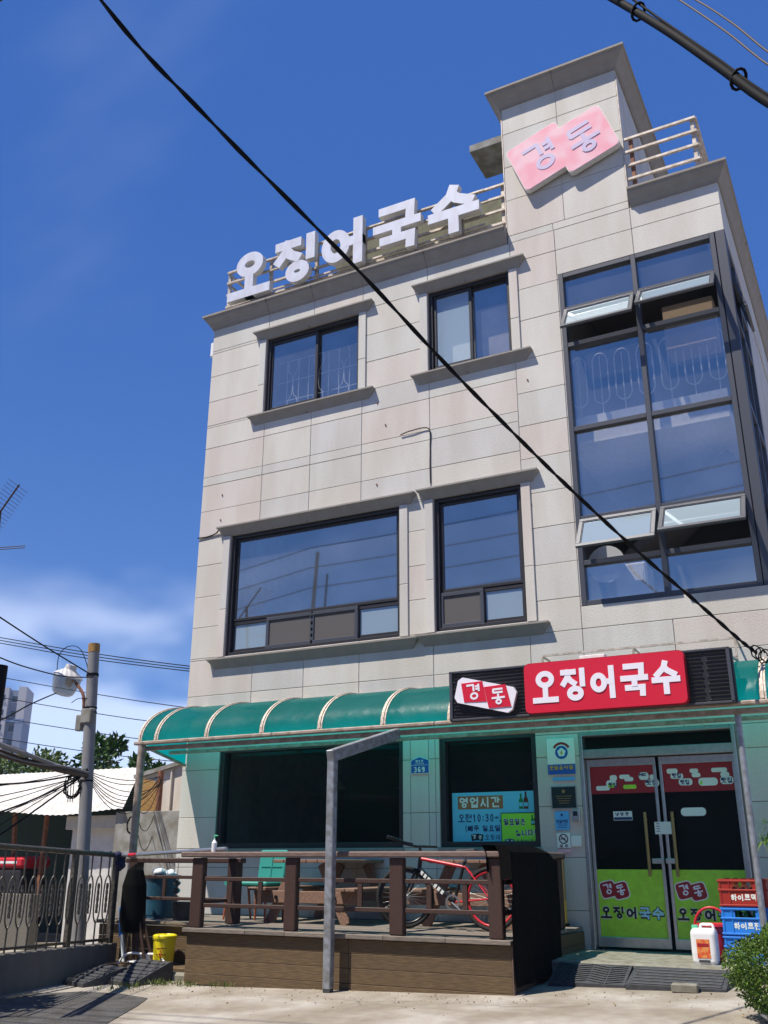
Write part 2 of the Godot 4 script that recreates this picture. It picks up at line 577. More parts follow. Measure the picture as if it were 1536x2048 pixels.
# ------------------------------------------------------------ lettering: strokes of each sign, in a unit square, y up; "o" is a ring
const JAMO = {
	"ㄱ": "0,1 1,1 .98,0", "ㄴ": "0,1 0,0 1,0", "ㄷ": "1,1 0,1 0,0 1,0", "ㄹ": "0,1 1,1 1,.5 0,.5 0,0 1,0",
	"ㅁ": "0,0 0,1 1,1 1,0 0,0", "ㅂ": "0,1 0,0 1,0 1,1;0,.5 1,.5", "ㅅ": ".5,1 .42,.6 0,0;.46,.66 .62,.35 1,0", "ㅇ": "o",
	"ㅈ": "0,1 1,1;.5,1 .4,.55 0,0;.46,.55 .65,.25 1,0", "ㅊ": ".35,1.15 .65,1.15;0,.8 1,.8;.5,.8 .4,.4 0,0;.46,.4 1,0",
	"ㅋ": "0,1 1,1 .9,0;0,.5 1,.5", "ㅌ": "1,1 0,1 0,0 1,0;0,.5 1,.5", "ㅍ": "0,1 1,1;0,0 1,0;.3,1 .3,0;.7,1 .7,0", "ㅎ": ".3,1.05 .7,1.05;0,.78 1,.78;h",
	"ㅏ": ".3,1 .3,0;.3,.52 1,.52", "ㅐ": ".1,1 .1,0;.9,1 .9,0;.1,.5 .9,.5", "ㅑ": ".3,1 .3,0;.3,.68 1,.68;.3,.36 1,.36", "ㅓ": ".8,1 .8,0;0,.52 .8,.52", "ㅔ": ".4,1 .4,0;1,1 1,0;0,.5 .4,.5",
	"ㅕ": ".8,1 .8,0;0,.7 .8,.7;0,.35 .8,.35", "ㅗ": ".5,1 .5,0;0,0 1,0", "ㅛ": ".3,1 .3,0;.7,1 .7,0;0,0 1,0", "ㅜ": "0,1 1,1;.5,1 .5,0", "ㅠ": "0,1 1,1;.3,1 .3,0;.7,1 .7,0", "ㅡ": "0,.5 1,.5", "ㅣ": ".6,1 .6,0",
}
const FIRST = "ㄱㄲㄴㄷㄸㄹㅁㅂㅃㅅㅆㅇㅈㅉㅊㅋㅌㅍㅎ"
const MIDDLE = "ㅏㅐㅑㅒㅓㅔㅕㅖㅗㅘㅙㅚㅛㅜㅝㅞㅟㅠㅡㅢㅣ"
const LAST = " ㄱㄲㄳㄴㄵㄶㄷㄹㄺㄻㄼㄽㄾㄿㅀㅁㅂㅄㅅㅆㅇㅈㅊㅋㅌㅍㅎ"
const PLAIN = {
	"0": "p", "1": ".25,.78 .55,1 .55,0", "2": ".1,.75 .3,1 .7,1 .88,.75 .1,0 .9,0", "3": ".1,.92 .5,1 .85,.8 .7,.56 .35,.53;.7,.53 .9,.28 .65,.02 .35,0 .1,.1", "6": ".82,.95 .45,1 .15,.7 .12,.3 .3,.03 .7,.02 .88,.28 .75,.55 .4,.56 .15,.4", "7": ".1,1 .9,1 .4,0", "9": ".18,.05 .55,0 .85,.3 .88,.7 .7,.97 .3,.98 .12,.72 .25,.45 .6,.44 .85,.6",
	":": ".5,.7 .5,.66;.5,.25 .5,.21", "~": ".05,.45 .3,.6 .6,.42 .95,.58", "(": ".7,1.1 .4,.75 .4,.25 .7,-.1", ")": ".3,1.1 .6,.75 .6,.25 .3,-.1", "!": ".5,1 .5,.35;.5,.05 .5,0", "M": "0,0 0,1 .5,.4 1,1 1,0", "B": "0,0 0,1 .7,1 .85,.78 .7,.52 0,.52;.7,.52 .95,.25 .75,0 0,0", "C": "1,1 0,1 0,0 1,0",
}

func put_strokes(g, spec, bx, t, depth, xf, soft_ends, lift):
	# bx = [x, y, w, h]: outer box of the strokes
	var x = bx[0] + t / 2.0
	var y = bx[1] + t / 2.0
	var w = maxf(bx[2] - t, 0.002)
	var h = maxf(bx[3] - t, 0.002)
	for s in spec.split(";"):
		g.bump += 1
		var d = depth + lift * (g.bump % 5)
		if s == "o":
			g.ring(Vector2(x + w / 2, y + h / 2), minf(w / 2, h * 0.62), minf(h / 2, w * 0.62), t, d, xf)
		elif s == "p":
			g.ring(Vector2(x + w / 2, y + h / 2), w * 0.4, h * 0.5, t, d, xf)
		elif s == "h":
			g.ring(Vector2(x + w / 2, y + h * 0.25), minf(w * 0.38, h * 0.4), h * 0.25, t, d, xf)
		else:
			var p = PackedVector2Array()
			for q in s.split(" "):
				var c = q.split(",")
				p.append(Vector2(x + float(c[0]) * w, y + float(c[1]) * h))
			for poly in Geometry2D.offset_polyline(p, t / 2.0, Geometry2D.JOIN_ROUND if soft_ends else Geometry2D.JOIN_MITER, Geometry2D.END_ROUND if soft_ends else Geometry2D.END_SQUARE):
				if not Geometry2D.is_polygon_clockwise(poly) or true:
					g.extrude(poly, d, xf)

# writes text into g: xf carries (0,0) = lower left of the first letter; em = [width, height], adv = step, t = stroke width (metres)
func write(g, text, xf, em, adv, t, depth = 0.0012, soft_ends = false, lift = 0.0003):
	var at = 0.0
	for i in text.length():
		var code = text.unicode_at(i)
		var ch = text[i]
		var w = em[0]
		var h = em[1]
		if code >= 0xAC00 and code <= 0xD7A3:
			var k = code - 0xAC00
			var a = FIRST[k / 588]
			var b = MIDDLE[(k % 588) / 28]
			var c = LAST[k % 28]
			var fin = c != " "
			var flat_vowel = b in "ㅗㅛㅜㅠㅡ"
			var i_ = []
			var v_ = []
			var f_ = []
			if flat_vowel and not fin:
				i_ = [0.14, 0.46, 0.72, 0.54]
				v_ = [0.0, 0.0, 1.0, 0.5]
				if b in "ㅜㅠ":
					i_ = [0.1, 0.5, 0.8, 0.5]
					v_ = [0.0, 0.0, 1.0, 0.52]
			elif flat_vowel:
				i_ = [0.12, 0.68, 0.76, 0.32]
				v_ = [0.0, 0.355, 1.0, 0.36]
				f_ = [0.14, 0.0, 0.74, 0.355]
				if b in "ㅜㅠ":
					i_ = [0.12, 0.64, 0.76, 0.36]
					v_ = [0.0, 0.3, 1.0, 0.34]
				if b == "ㅡ":
					i_ = [0.12, 0.60, 0.76, 0.40]
					v_ = [0.0, 0.36, 1.0, 0.24]
			elif not fin:
				i_ = [0.0, 0.12, 0.62, 0.76]
				v_ = [0.6, 0.0, 0.4, 1.0]
				if b in "ㅓㅕ":
					i_ = [0.0, 0.12, 0.62, 0.76]
					v_ = [0.52, 0.0, 0.42, 1.0]
			else:
				i_ = [0.0, 0.46, 0.6, 0.52]
				v_ = [0.6, 0.42, 0.4, 0.58]
				f_ = [0.16, 0.0, 0.74, 0.46]
			for q in [[a, i_], [b, v_], [c, f_]]:
				if q[1].is_empty() or not JAMO.has(q[0]): continue
				var r = q[1]
				put_strokes(g, JAMO[q[0]], [at + r[0] * w, r[1] * h, r[2] * w, r[3] * h], t, depth, xf, soft_ends, lift)
			at += adv
		elif ch == " ":
			at += adv * 0.45
		elif PLAIN.has(ch):
			var cw = 0.55 if not ch in ":!()" else 0.34
			if ch == "M": cw = 0.8
			put_strokes(g, PLAIN[ch], [at, 0.0, cw * w, h], t, depth, xf, soft_ends, lift)
			at += adv * (cw + 0.1)

func at2(x, y, z):
	return Transform3D(Basis(), Vector3(x, y, z))

func tilted(x, y, z, deg):
	return Transform3D(Basis(Vector3.BACK, deg_to_rad(deg)), Vector3(x, y, z))

func round_rect(w, h, r, k = 5):
	var p = PackedVector2Array()
	for q in [[w / 2 - r, h / 2 - r, 0.0], [-w / 2 + r, h / 2 - r, 90.0], [-w / 2 + r, -h / 2 + r, 180.0], [w / 2 - r, -h / 2 + r, 270.0]]:
		for i in k + 1:
			var a = deg_to_rad(q[2] + 90.0 * i / k)
			p.append(Vector2(q[0] + cos(a) * r, q[1] + sin(a) * r))
	return p

func spline(pts, k = 6):
	var o = []
	for i in pts.size() - 1:
		var p0 = pts[maxi(i - 1, 0)]
		var p3 = pts[mini(i + 2, pts.size() - 1)]
		for j in k:
			o.append(pts[i].cubic_interpolate(pts[i + 1], p0, p3, float(j) / k))
	o.append(pts[-1])
	return o

func sag(a, b, drop, k = 14):
	var o = []
	for i in k + 1:
		var t = float(i) / k
		o.append(a.lerp(b, t) - Vector3.UP * drop * 4.0 * t * (1.0 - t))
	return o

# ------------------------------------------------------------ ground
func gy(x, z):
	return 0.34 + 0.03 * clampf(x + 3.0, -9.0, 4.0) - 0.033 * clampf(z - 1.85, -3.0, 12.0)

func draped(poly, lift, m, called, parent):
	# a thin sheet that follows the ground
	var g = Geo.new()
	var ix = Geometry2D.triangulate_polygon(poly)
	for i in range(0, ix.size(), 3):
		var p = []
		for k in 3:
			var q = poly[ix[i + k]]
			p.append(Vector3(q.x, gy(q.x, q.y) + lift, q.y))
		g.tri(p[0], p[1], p[2], Vector3.UP)
	return part(called, g, m, parent)

func ground():
	var g = Geo.new()
	var xs = [-230.0, -120.0, -40.0, -12.0]
	for i in 14: xs.append(-11.0 + i)
	xs.append_array([12.0, 60.0, 150.0])
	var zs = [-230.0, -120.0, -40.0, -12.0, -1.15]
	for i in 16: zs.append(-0.5 + i)
	zs.append_array([40.0, 100.0])
	for i in xs.size() - 1:
		for j in zs.size() - 1:
			var P = func(a, b): return Vector3(xs[a], gy(xs[a], zs[b]), zs[b])
			g.flat(P.call(i, j), P.call(i + 1, j), P.call(i + 1, j + 1), P.call(i, j + 1), Vector3.UP)
	var o = part("ground", g, M.concrete, self)
	tag(o, "pale worn concrete forecourt in front of the deck", "", "", "structure")
	var cr = Geo.new()
	for pts in [[[-6.3, 3.0], [-5.9, 3.1], [-5.4, 3.02], [-4.9, 3.1], [-4.3, 3.0], [-3.5, 3.08], [-2.7, 2.98]], [[-4.9, 3.1], [-4.75, 3.3]], [[-8.0, 2.72], [-7.6, 2.95], [-7.3, 3.05]], [[-3.5, 3.08], [-3.35, 2.9]]]:
		var c = []
		for q in pts: c.append(Vector3(q[0], 0, q[1]))
		c = spline(c, 8)
		for i in c.size() - 1:
			c[i] += Vector3(rng.randf_range(-0.025, 0.025), 0, rng.randf_range(-0.025, 0.025))
		for i in c.size() - 1:
			var s = (c[i + 1] - c[i]).cross(Vector3.UP).normalized() * rng.randf_range(0.001, 0.0045)
			var q = [c[i] - s, c[i + 1] - s, c[i + 1] + s, c[i] + s]
			for k in 4: q[k].y = gy(q[k].x, q[k].z) + 0.004
			g = cr
			g.flat(q[0], q[1], q[2], q[3], Vector3.UP)
	part("crack", cr, M.crack, o)
	o = draped(PackedVector2Array([Vector2(-7.2, 3.4), Vector2(-7.75, 3.2), Vector2(-8.35, 3.15), Vector2(-8.7, 3.35), Vector2(-8.95, 3.3), Vector2(-8.95, 9), Vector2(-5.5, 9), Vector2(-5.6, 6.2), Vector2(-6.2, 5.2), Vector2(-6.55, 4.7), Vector2(-6.95, 3.85)]), 0.006, M.asphalt, "asphalt_patch", self)
	tag(o, "dark asphalt patch in the lower left of the forecourt", "", "", "structure")
	# the street that the photographer stands on
	g = Geo.new()
	for i in 30:
		for j in 6:
			var P = func(a, c): return Vector3(-90.0 + a * 6.0, gy(-90.0 + a * 6.0, 9.0 + c * 2.0) + 0.006, 9.0 + c * 2.0)
			g.flat(P.call(i, j), P.call(i + 1, j), P.call(i + 1, j + 1), P.call(i, j + 1), Vector3.UP)
	o = part("road", g, M.road, self)
	tag(o, "asphalt street passing before the forecourt", "", "", "structure")
	# the raised strip before the door
	g = Geo.new()
	g.slab(-3.56, 0.6, 0.1, 0.53, -0.4, 1.43, 0.015)
	o = part("entrance_step", g, M.concrete_step, self)
	tag(o, "low concrete step before the glass doors", "", "", "structure")
	g = Geo.new()
	g.slab(-9.6, -7.3, 0.0, 0.27, 1.4, 2.2, 0.03)
	o = part("concrete_footing", g, M.concrete_step, self)
	tag(o, "rough concrete footing under the left end of the deck", "", "", "structure")

# ------------------------------------------------------------ the restaurant
func cut(rects, hole):
	var out = []
	for r in rects:
		var x0 = maxf(r[0], hole[0])
		var x1 = minf(r[1], hole[1])
		var y0 = maxf(r[2], hole[2])
		var y1 = minf(r[3], hole[3])
		if x1 - x0 < 0.001 or y1 - y0 < 0.001:
			out.append(r)
			continue
		if y0 - r[2] > 0.004: out.append([r[0], r[1], r[2], y0])
		if r[3] - y1 > 0.004: out.append([r[0], r[1], y1, r[3]])
		if x0 - r[0] > 0.004: out.append([r[0], x0, y0, y1])
		if r[1] - x1 > 0.004: out.append([x1, r[1], y0, y1])
	return out

const HOLES = [[-8.54, -6.70, 8.66, 10.1], [-5.44, -4.06, 8.68, 10.12], [-9.06, -5.96, 4.53, 6.54], [-5.40, -4.04, 4.54, 6.55], [-3.28, -1.0, 4.66, 9.79], [-9.03, -5.93, 1.67, 3.11], [-5.38, -4.02, 1.67, 3.09], [-3.45, -1.57, 0.5, 3.03]]

func stone(b, x0, x1, y0, y1, z, back = 0.02):
	if x1 - x0 < 0.02 or y1 - y0 < 0.02: return
	var g = Geo.new()
	var j = 0.0035
	var d = rng.randf_range(-0.0015, 0.0015)
	g.slab(x0 + j, x1 - j, y0 + j, y1 - j, z - back + 0.004, z + d, 0.004)
	part("stone_panel", g, M["stone_%d" % (rng.randi() % 5)], b)

func cornice(b, path, prof, m, called):
	var g = Geo.new()
	var p = []
	for q in path: p.append(Vector2(q[0], q[1]))
	g.sweep(p, prof)
	return part(called, g, m, b)

const HOOD = [[-0.02, 0.0], [0.006, 0.0], [0.016, 0.012], [0.030, 0.035], [0.055, 0.075], [0.085, 0.115], [0.10, 0.13], [0.112, 0.135], [0.112, 0.16], [0.0, 0.178], [-0.02, 0.178]]
const CORN = [[-0.05, 0.0], [0.02, 0.0], [0.022, 0.03], [0.04, 0.045], [0.07, 0.10], [0.11, 0.155], [0.135, 0.185], [0.14, 0.215], [0.165, 0.225], [0.165, 0.26], [-0.05, 0.28]]

func raised(prof, y):
	var o = []
	for q in prof: o.append([q[0], q[1] + y])
	return o

func window_at(b, x0, x1, y0, y1, label):
	var w = group_node("window", b)
	tag(w, label)
	# hood and sill with returned ends, each of two stones
	for k in 2:
		var y = y1 - 0.01 if k == 0 else y0 - 0.2
		var a = x0 - 0.13 - 0.03 * k
		var c = x1 + 0.17 + 0.03 * k
		cornice(w, [[a, -0.02], [a, 0.0], [c, 0.0], [c, -0.02]], raised(HOOD, y), M.trim, "hood" if k == 0 else "sill")
		var g = Geo.new()
		var xm = lerpf(a, c, 0.47)
		g.slab(xm - 0.003, xm + 0.003, y - 0.001, y + 0.18, 0.0, 0.035)
		part("joint", g, M.joint, w)
	for s in [[x0 - 0.14, x0 - 0.004], [x1 + 0.004, x1 + 0.14]]:
		var ym = lerpf(y0, y1, 0.38)
		for q in [[y0 - 0.01, ym - 0.003], [ym + 0.003, y1 - 0.01]]:
			var g = Geo.new()
			g.slab(s[0], s[1], q[0], q[1], 0.003, 0.026, 0.005)
			part("jamb_stone", g, M["stone_%d" % (rng.randi() % 5)], w)
	# outer frame
	var f = Geo.new()
	rect_frame(f, x0 + 0.002, x1 - 0.002, y0 + 0.002, y1 - 0.002, 0.055, -0.19, -0.045)
	part("frame", f, M.aluminium_dark, w)
	return w

func rect_frame(g, x0, x1, y0, y1, t, z0, z1, bev = 0.004):
	g.slab(x0, x1, y1 - t, y1, z0, z1, bev)
	g.slab(x0, x1, y0, y0 + t, z0, z1, bev)
	g.slab(x0, x0 + t, y0 + t, y1 - t, z0, z1 - 0.001, bev)
	g.slab(x1 - t, x1, y0 + t, y1 - t, z0, z1 - 0.001, bev)

func sash(w, x0, x1, y0, y1, z, frame_m, pane_m, t = 0.05):
	var g = Geo.new()
	rect_frame(g, x0, x1, y0, y1, t, z - 0.02, z + 0.02)
	part("sash", g, M[frame_m], w)
	g = Geo.new()
	g.slab(x0 + t - 0.005, x1 - t + 0.005, y0 + t - 0.005, y1 - t + 0.005, z - 0.006, z)
	return part("pane", one_sheet(x0 + t - 0.004, x1 - t + 0.004, y0 + t - 0.004, y1 - t + 0.004, z), M[pane_m], w)

func one_sheet(x0, x1, y0, y1, z):
	var g = Geo.new()
	g.quad(Vector3(x0, y0, z), Vector3(x1, y0, z), Vector3(x1, y1, z), Vector3(x0, y1, z), Vector3.BACK)
	return g

func building():
	var b = thing("restaurant_building", "three storey stone clad restaurant with roof tower and green awning", "building")
	# structural walls, with thickness
	var g = Geo.new()
	for r in reduce_holes([[-9.72, -0.9, 0.0, 10.6]], HOLES):
		g.slab(r[0], r[1], r[2], r[3], -0.26, -0.012)
	part("front_wall", g, M.joint, b)
	g = Geo.new()
	g.slab(-9.72, -9.46, 0.0, 10.6, -9.0, -0.262)
	part("side_wall", g, M.plaster, b)
	g = Geo.new()
	g.slab(-1.16, -0.9, 0.0, 4.6, -9.0, -0.262)
	g.slab(-1.16, -0.9, 4.6, 9.82, -9.0, -1.9)
	g.slab(-1.16, -0.9, 9.82, 10.6, -9.0, -0.262)
	part("side_wall", g, M.plaster, b)
	g = Geo.new()
	g.slab(-9.458, -1.162, 0.0, 10.6, -9.0, -8.8)
	part("back_wall", g, M.plaster, b)
	g = Geo.new()
	g.slab(-9.45, -1.17, 3.35, 3.6, -8.79, -0.27)
	g.slab(-9.45, -3.42, 7.15, 7.4, -8.79, -0.27)
	g.slab(-9.45, -1.17, 10.35, 10.59, -8.79, -0.27)
	g.slab(-9.45, -1.17, 0.2, 0.5, -8.79, -0.27)
	part("floor_slab", g, M.inside_wall, b)
	g = Geo.new()
	g.slab(-3.52, -3.42, 3.61, 7.14, -8.7, -0.27)
	g.slab(-3.52, -3.42, 7.41, 10.34, -8.7, -0.27)
	g.slab(-9.44, -3.53, 3.62, 7.13, -4.2, -4.1)
	g.slab(-9.44, -3.53, 7.42, 10.33, -3.7, -3.6)
	g.slab(-3.41, -1.18, 3.62, 10.33, -3.6, -3.5)
	part("partition", g, M.inside_wall, b)
	g = Geo.new()
	g.slab(-9.44, -1.18, 0.51, 3.34, -4.6, -4.5)
	part("partition", g, M.inside_dark, b)
	# stone panels: rows and columns read off the joints
	var rows_l = [0.5, 0.78, 1.41, 2.11, 2.80, 3.42, 3.70, 3.93, 4.50, 5.04, 5.55, 6.09, 6.57, 7.05, 7.52, 7.68, 8.22, 8.62, 9.13, 9.63, 10.15, 10.60]
	var rows_r = [0.5, 0.95, 1.55, 2.15, 2.75, 3.20, 3.60, 3.93, 4.36, 4.80, 5.30, 5.84, 6.36, 6.90, 7.42, 7.95, 8.50, 9.16, 9.71, 10.23, 10.60]
	var cols_l = [-9.73, -8.51, -7.58, -6.63, -5.44, -4.02]
	for j in rows_l.size() - 1:
		for i in cols_l.size() - 1:
			for r in reduce_holes([[cols_l[i], cols_l[i + 1], rows_l[j], rows_l[j + 1]]], HOLES):
				# the narrow pier beside each shop window is cut into three strips
				if r[3] < 3.43 and r[0] > -5.95 and r[1] < -5.3 and r[1] - r[0] > 0.3:
					stone(b, r[0], -5.81, r[2], r[3], 0.0)
					stone(b, -5.81, -5.54, r[2], r[3], 0.0)
					stone(b, -5.54, r[1], r[2], r[3], 0.0)
				else: stone(b, r[0], r[1], r[2], r[3], 0.0)
	for j in rows_r.size() - 1:
		var cols = [-4.02, -3.30, -2.14, -0.885] if j > 16 or j < 8 else [-4.02, -3.30, -0.885]
		for i in cols.size() - 1:
			for r in reduce_holes([[cols[i], cols[i + 1], rows_r[j], rows_r[j + 1]]], HOLES):
				if r[0] > -1.58 and r[3] < 3.3: stone(b, maxf(r[0], -1.53), r[1], r[2], r[3], 0.0)
				else: stone(b, r[0], r[1], r[2], r[3], 0.0)
	# parapet and cornices
	g = Geo.new()
	g.slab(-9.72, -4.06, 10.6, 10.86, -0.3, -0.03)
	g.slab(-9.72, -9.46, 10.6, 10.86, -9.0, -0.3)
	g.slab(-2.1, -0.9, 10.6, 10.86, -0.3, -0.03)
	g.slab(-1.16, -0.9, 10.6, 10.86, -9.0, -0.3)
	part("parapet", g, M.plaster, b)
	g = Geo.new()
	g.slab(-9.45, -1.17, 10.6, 10.64, -8.99, -0.31)
	part("roof", g, M.olive, b)
	var cuts = [-9.73, -8.51, -7.58, -6.63, -5.44, -4.05]
	cornice(b, [[-9.73, -4.0], [-9.73, 0.0], [-8.515, 0.0]], raised(CORN, 10.59), M.trim, "cornice_stone")
	for i in range(1, 5):
		cornice(b, [[cuts[i] + 0.002, 0.0], [cuts[i + 1] - 0.004, 0.0]], raised(CORN, 10.59), M.trim, "cornice_stone")
	cornice(b, [[-2.12, 0.0], [-0.885, 0.0], [-0.885, -2.0]], raised(CORN, 10.59), M.trim, "cornice_stone")
	for k in 4:
		cornice(b, [[-0.885, -2.005 - k * 1.7], [-0.885, -3.70 - k * 1.7]], raised(CORN, 10.59), M.trim, "cornice_stone")
	# side cladding at the right corner
	for k in 5:
		var z1 = -0.022 - k * 1.3
		for q in [[9.82, 10.21], [10.21, 10.59]]:
			g = Geo.new()
			g.box(Vector3(-0.892, (q[0] + q[1]) / 2, z1 - 0.65), Vector3(0.016, q[1] - q[0] - 0.009, 1.291), Basis(), 0.004)
			part("stone_panel", g, M["stone_%d" % (k % 5)], b)
	for k in 4:
		for y in 13:
			g = Geo.new()
			g.box(Vector3(-0.892, 3.75 + y * 0.47, -2.55 - k * 1.3), Vector3(0.016, 0.461, 1.291), Basis(), 0.004)
			part("stone_panel", g, M["stone_%d" % ((k + y * 2) % 5)], b)
	tower(b)
	windows(b)
	curtain_wall(b)
	entrance(b)
	roof_things()

func reduce_holes(rects, holes):
	for h in holes: rects = cut(rects, h)
	return rects

func tower(b):
	var g = Geo.new()
	g.slab(-4.03, -2.16, 10.6, 13.3, -3.2, -0.012)
	part("tower_core", g, M.plaster, b)
	var rows = [10.60, 10.73, 11.40, 12.05, 12.72, 13.24]
	for j in 5:
		var cols = [-4.045, -3.31, -2.145] if j == 0 else [-4.045, -3.12, -2.145]
		for i in 2: stone(b, cols[i], cols[i + 1], rows[j], rows[j + 1], 0.0)
		for k in 3:
			for sx in [-4.038, -2.152]:
				g = Geo.new()
				g.box(Vector3(sx, (rows[j] + rows[j + 1]) / 2, -0.55 - k * 1.06), Vector3(0.016, rows[j + 1] - rows[j] - 0.009, 1.05), Basis(), 0.004)
				part("stone_panel", g, M["stone_%d" % ((j + k) % 5)], b)
	# the pale metal strips along the tower's corners
	for x in [-4.052, -2.138]:
		g = Geo.new()
		g.slab(x - 0.009, x + 0.009, 10.9, 13.15, -0.01, 0.008, 0.003)
		part("corner_strip", g, M.rail_paint, b)
	var prof = []
	for q in CORN: prof.append([q[0] * 1.25, q[1] * 1.1 + 13.24])
	cornice(b, [[-4.045, -3.2], [-4.045, 0.0], [-3.124, 0.0]], prof, M.trim, "cornice_stone")
	cornice(b, [[-3.118, 0.0], [-2.145, 0.0], [-2.145, -3.2]], prof, M.trim, "cornice_stone")
	g = Geo.new()
	g.slab(-4.0, -2.19, 13.3, 13.5, -3.15, -0.05)
	part("tower_roof", g, M.plaster, b)
	# concrete slab over the roof door, with a globe lamp under it
	g = Geo.new()
	g.slab(-4.75, -4.047, 12.88, 13.03, -1.06, -0.3, 0.01)
	part("door_canopy", g, M.wall_grey, b)
	var l = group_node("globe_lamp", b)
	g = Geo.new()
	g.cyl(Vector3(-4.2, 12.88, -0.85), Vector3(-4.2, 12.84, -0.85), 0.06, 0.06, 12)
	part("lamp_base", g, M.white_paint, l)
	g = Geo.new()
	g.ball(Vector3(-4.2, 12.77, -0.85), 0.075)
	part("globe", g, M.white_plastic, l)

func windows(b):
	# third floor left: two sashes, an ornamental guard inside
	var w = window_at(b, -8.54, -6.70, 8.66, 10.1, "left third floor window with two sliding sashes and an ornamental guard")
	sash(w, -8.50, -7.54, 8.72, 10.04, -0.10, "aluminium_dark", "glass_sky")
	sash(w, -7.64, -6.74, 8.72, 10.04, -0.15, "aluminium_dark", "glass_sky")
	var g = Geo.new()
	for x in [-8.3, -8.06, -7.86, -7.46, -7.26, -7.05, -6.85]: g.cyl(Vector3(x, 8.74, -0.32), Vector3(x, 9.75, -0.32), 0.008, 0.008, 5)
	for x in [-8.18, -7.66, -7.16]:
		for s in [-1, 1]:
			g.tube(spline([Vector3(x + s * 0.09, 9.75, -0.32), Vector3(x + s * 0.09, 9.55, -0.32), Vector3(x + s * 0.015, 9.42, -0.32), Vector3(x + s * 0.015, 9.1, -0.32), Vector3(x + s * 0.09, 8.98, -0.32), Vector3(x + s * 0.09, 8.74, -0.32)], 4), 0.008, 5)
	for y in [8.98, 9.35, 9.75]: g.cyl(Vector3(-8.5, y, -0.325), Vector3(-6.74, y, -0.325), 0.008, 0.008, 5)
	part("window_guard", g, M.white_paint, w)
	# third floor right
	w = window_at(b, -5.44, -4.06, 8.68, 10.12, "right third floor window with a frosted sash and a screened sash")
	sash(w, -5.38, -4.72, 8.74, 10.06, -0.10, "aluminium_dark", "glass_pale")
	sash(w, -4.78, -4.10, 8.74, 10.06, -0.15, "aluminium_dark", "glass_sky")
	g = Geo.new()
	g.slab(-5.32, -4.78, 8.76, 10.03, -0.35, -0.33)
	part("blind", g, M.paper_white, w)
	g = Geo.new()
	g.slab(-4.66, -4.14, 8.76, 9.72, -0.35, -0.33)
	part("blind", g, M.plaster, w)
	# second floor left: one wide fixed light above four small sashes
	w = window_at(b, -9.06, -5.96, 4.53, 6.54, "wide second floor window with one large pane over four small sashes")
	sash(w, -9.0, -6.02, 5.10, 6.48, -0.12, "aluminium_dark", "glass_sky", 0.045)
	var xs = [-9.0, -8.32, -7.50, -6.72, -6.02]
	for i in 4: sash(w, xs[i] - 0.02, xs[i + 1] + 0.02, 4.59, 5.09, -0.09 if i in [1, 2] else -0.13, "aluminium_grey" if i in [1, 2] else "aluminium_dark", "screen_mesh" if i in [1, 2] else "glass_pale", 0.055)
	# second floor right
	w = window_at(b, -5.40, -4.04, 4.54, 6.55, "narrow second floor window with one tall pane over two small sashes")
	sash(w, -5.34, -4.10, 5.12, 6.49, -0.12, "aluminium_dark", "glass_sky", 0.045)
	sash(w, -5.36, -4.69, 4.60, 5.11, -0.09, "aluminium_grey", "screen_mesh", 0.055)
	sash(w, -4.73, -4.08, 4.60, 5.11, -0.13, "aluminium_dark", "glass_pale", 0.055)
	# shop windows under the awning
	for q in [[-9.03, -5.93, 1.67, 3.11, "wide dark shop window under the awning"], [-5.38, -4.02, 1.67, 3.09, "narrow dark shop window with posters under the awning"]]:
		w = group_node("window", b)
		tag(w, q[4])
		var f = Geo.new()
		rect_frame(f, q[0] + 0.002, q[1] - 0.002, q[2] + 0.002, q[3] - 0.002, 0.07, -0.2, -0.03)
		part("frame", f, M.aluminium_dark, w)
		part("pane", one_sheet(q[0] + 0.07, q[1] - 0.07, q[2] + 0.07, q[3] - 0.07, -0.12), M.glass_dark, w)
		f = Geo.new()
		f.slab(q[0] - 0.02, q[1] + 0.02, q[2] - 0.05, q[2], 0.001, 0.05, 0.006)
		part("sill", f, M.trim, w)
	g = Geo.new()
	g.slab(-9.44, -4.0, 0.8, 1.66, -0.5, -0.27)
	part("counter", g, M.inside_dark, b)
	# what can be made out inside the dining room
	for x in [-8.2, -6.9, -4.7]:
		g = Geo.new()
		g.cyl(Vector3(x, 3.34, -2.2), Vector3(x, 2.75, -2.2), 0.008, 0.008, 5)
		g.lathe([[0.02, 0.16], [0.06, 0.12], [0.18, 0.0], [0.17, 0.0]], at2(x, 2.6, -2.2), 16)
		part("pendant_lamp", g, M.rail_paint, b)
		g = Geo.new()
		g.slab(x - 0.5, x + 0.5, 1.2, 1.24, -2.6, -1.8, 0.01)
		for sx in [-0.42, 0.42]: g.slab(x + sx - 0.03, x + sx + 0.03, 0.51, 1.199, -2.23, -2.17)
		part("dining_table", g, M.table_wood, b)

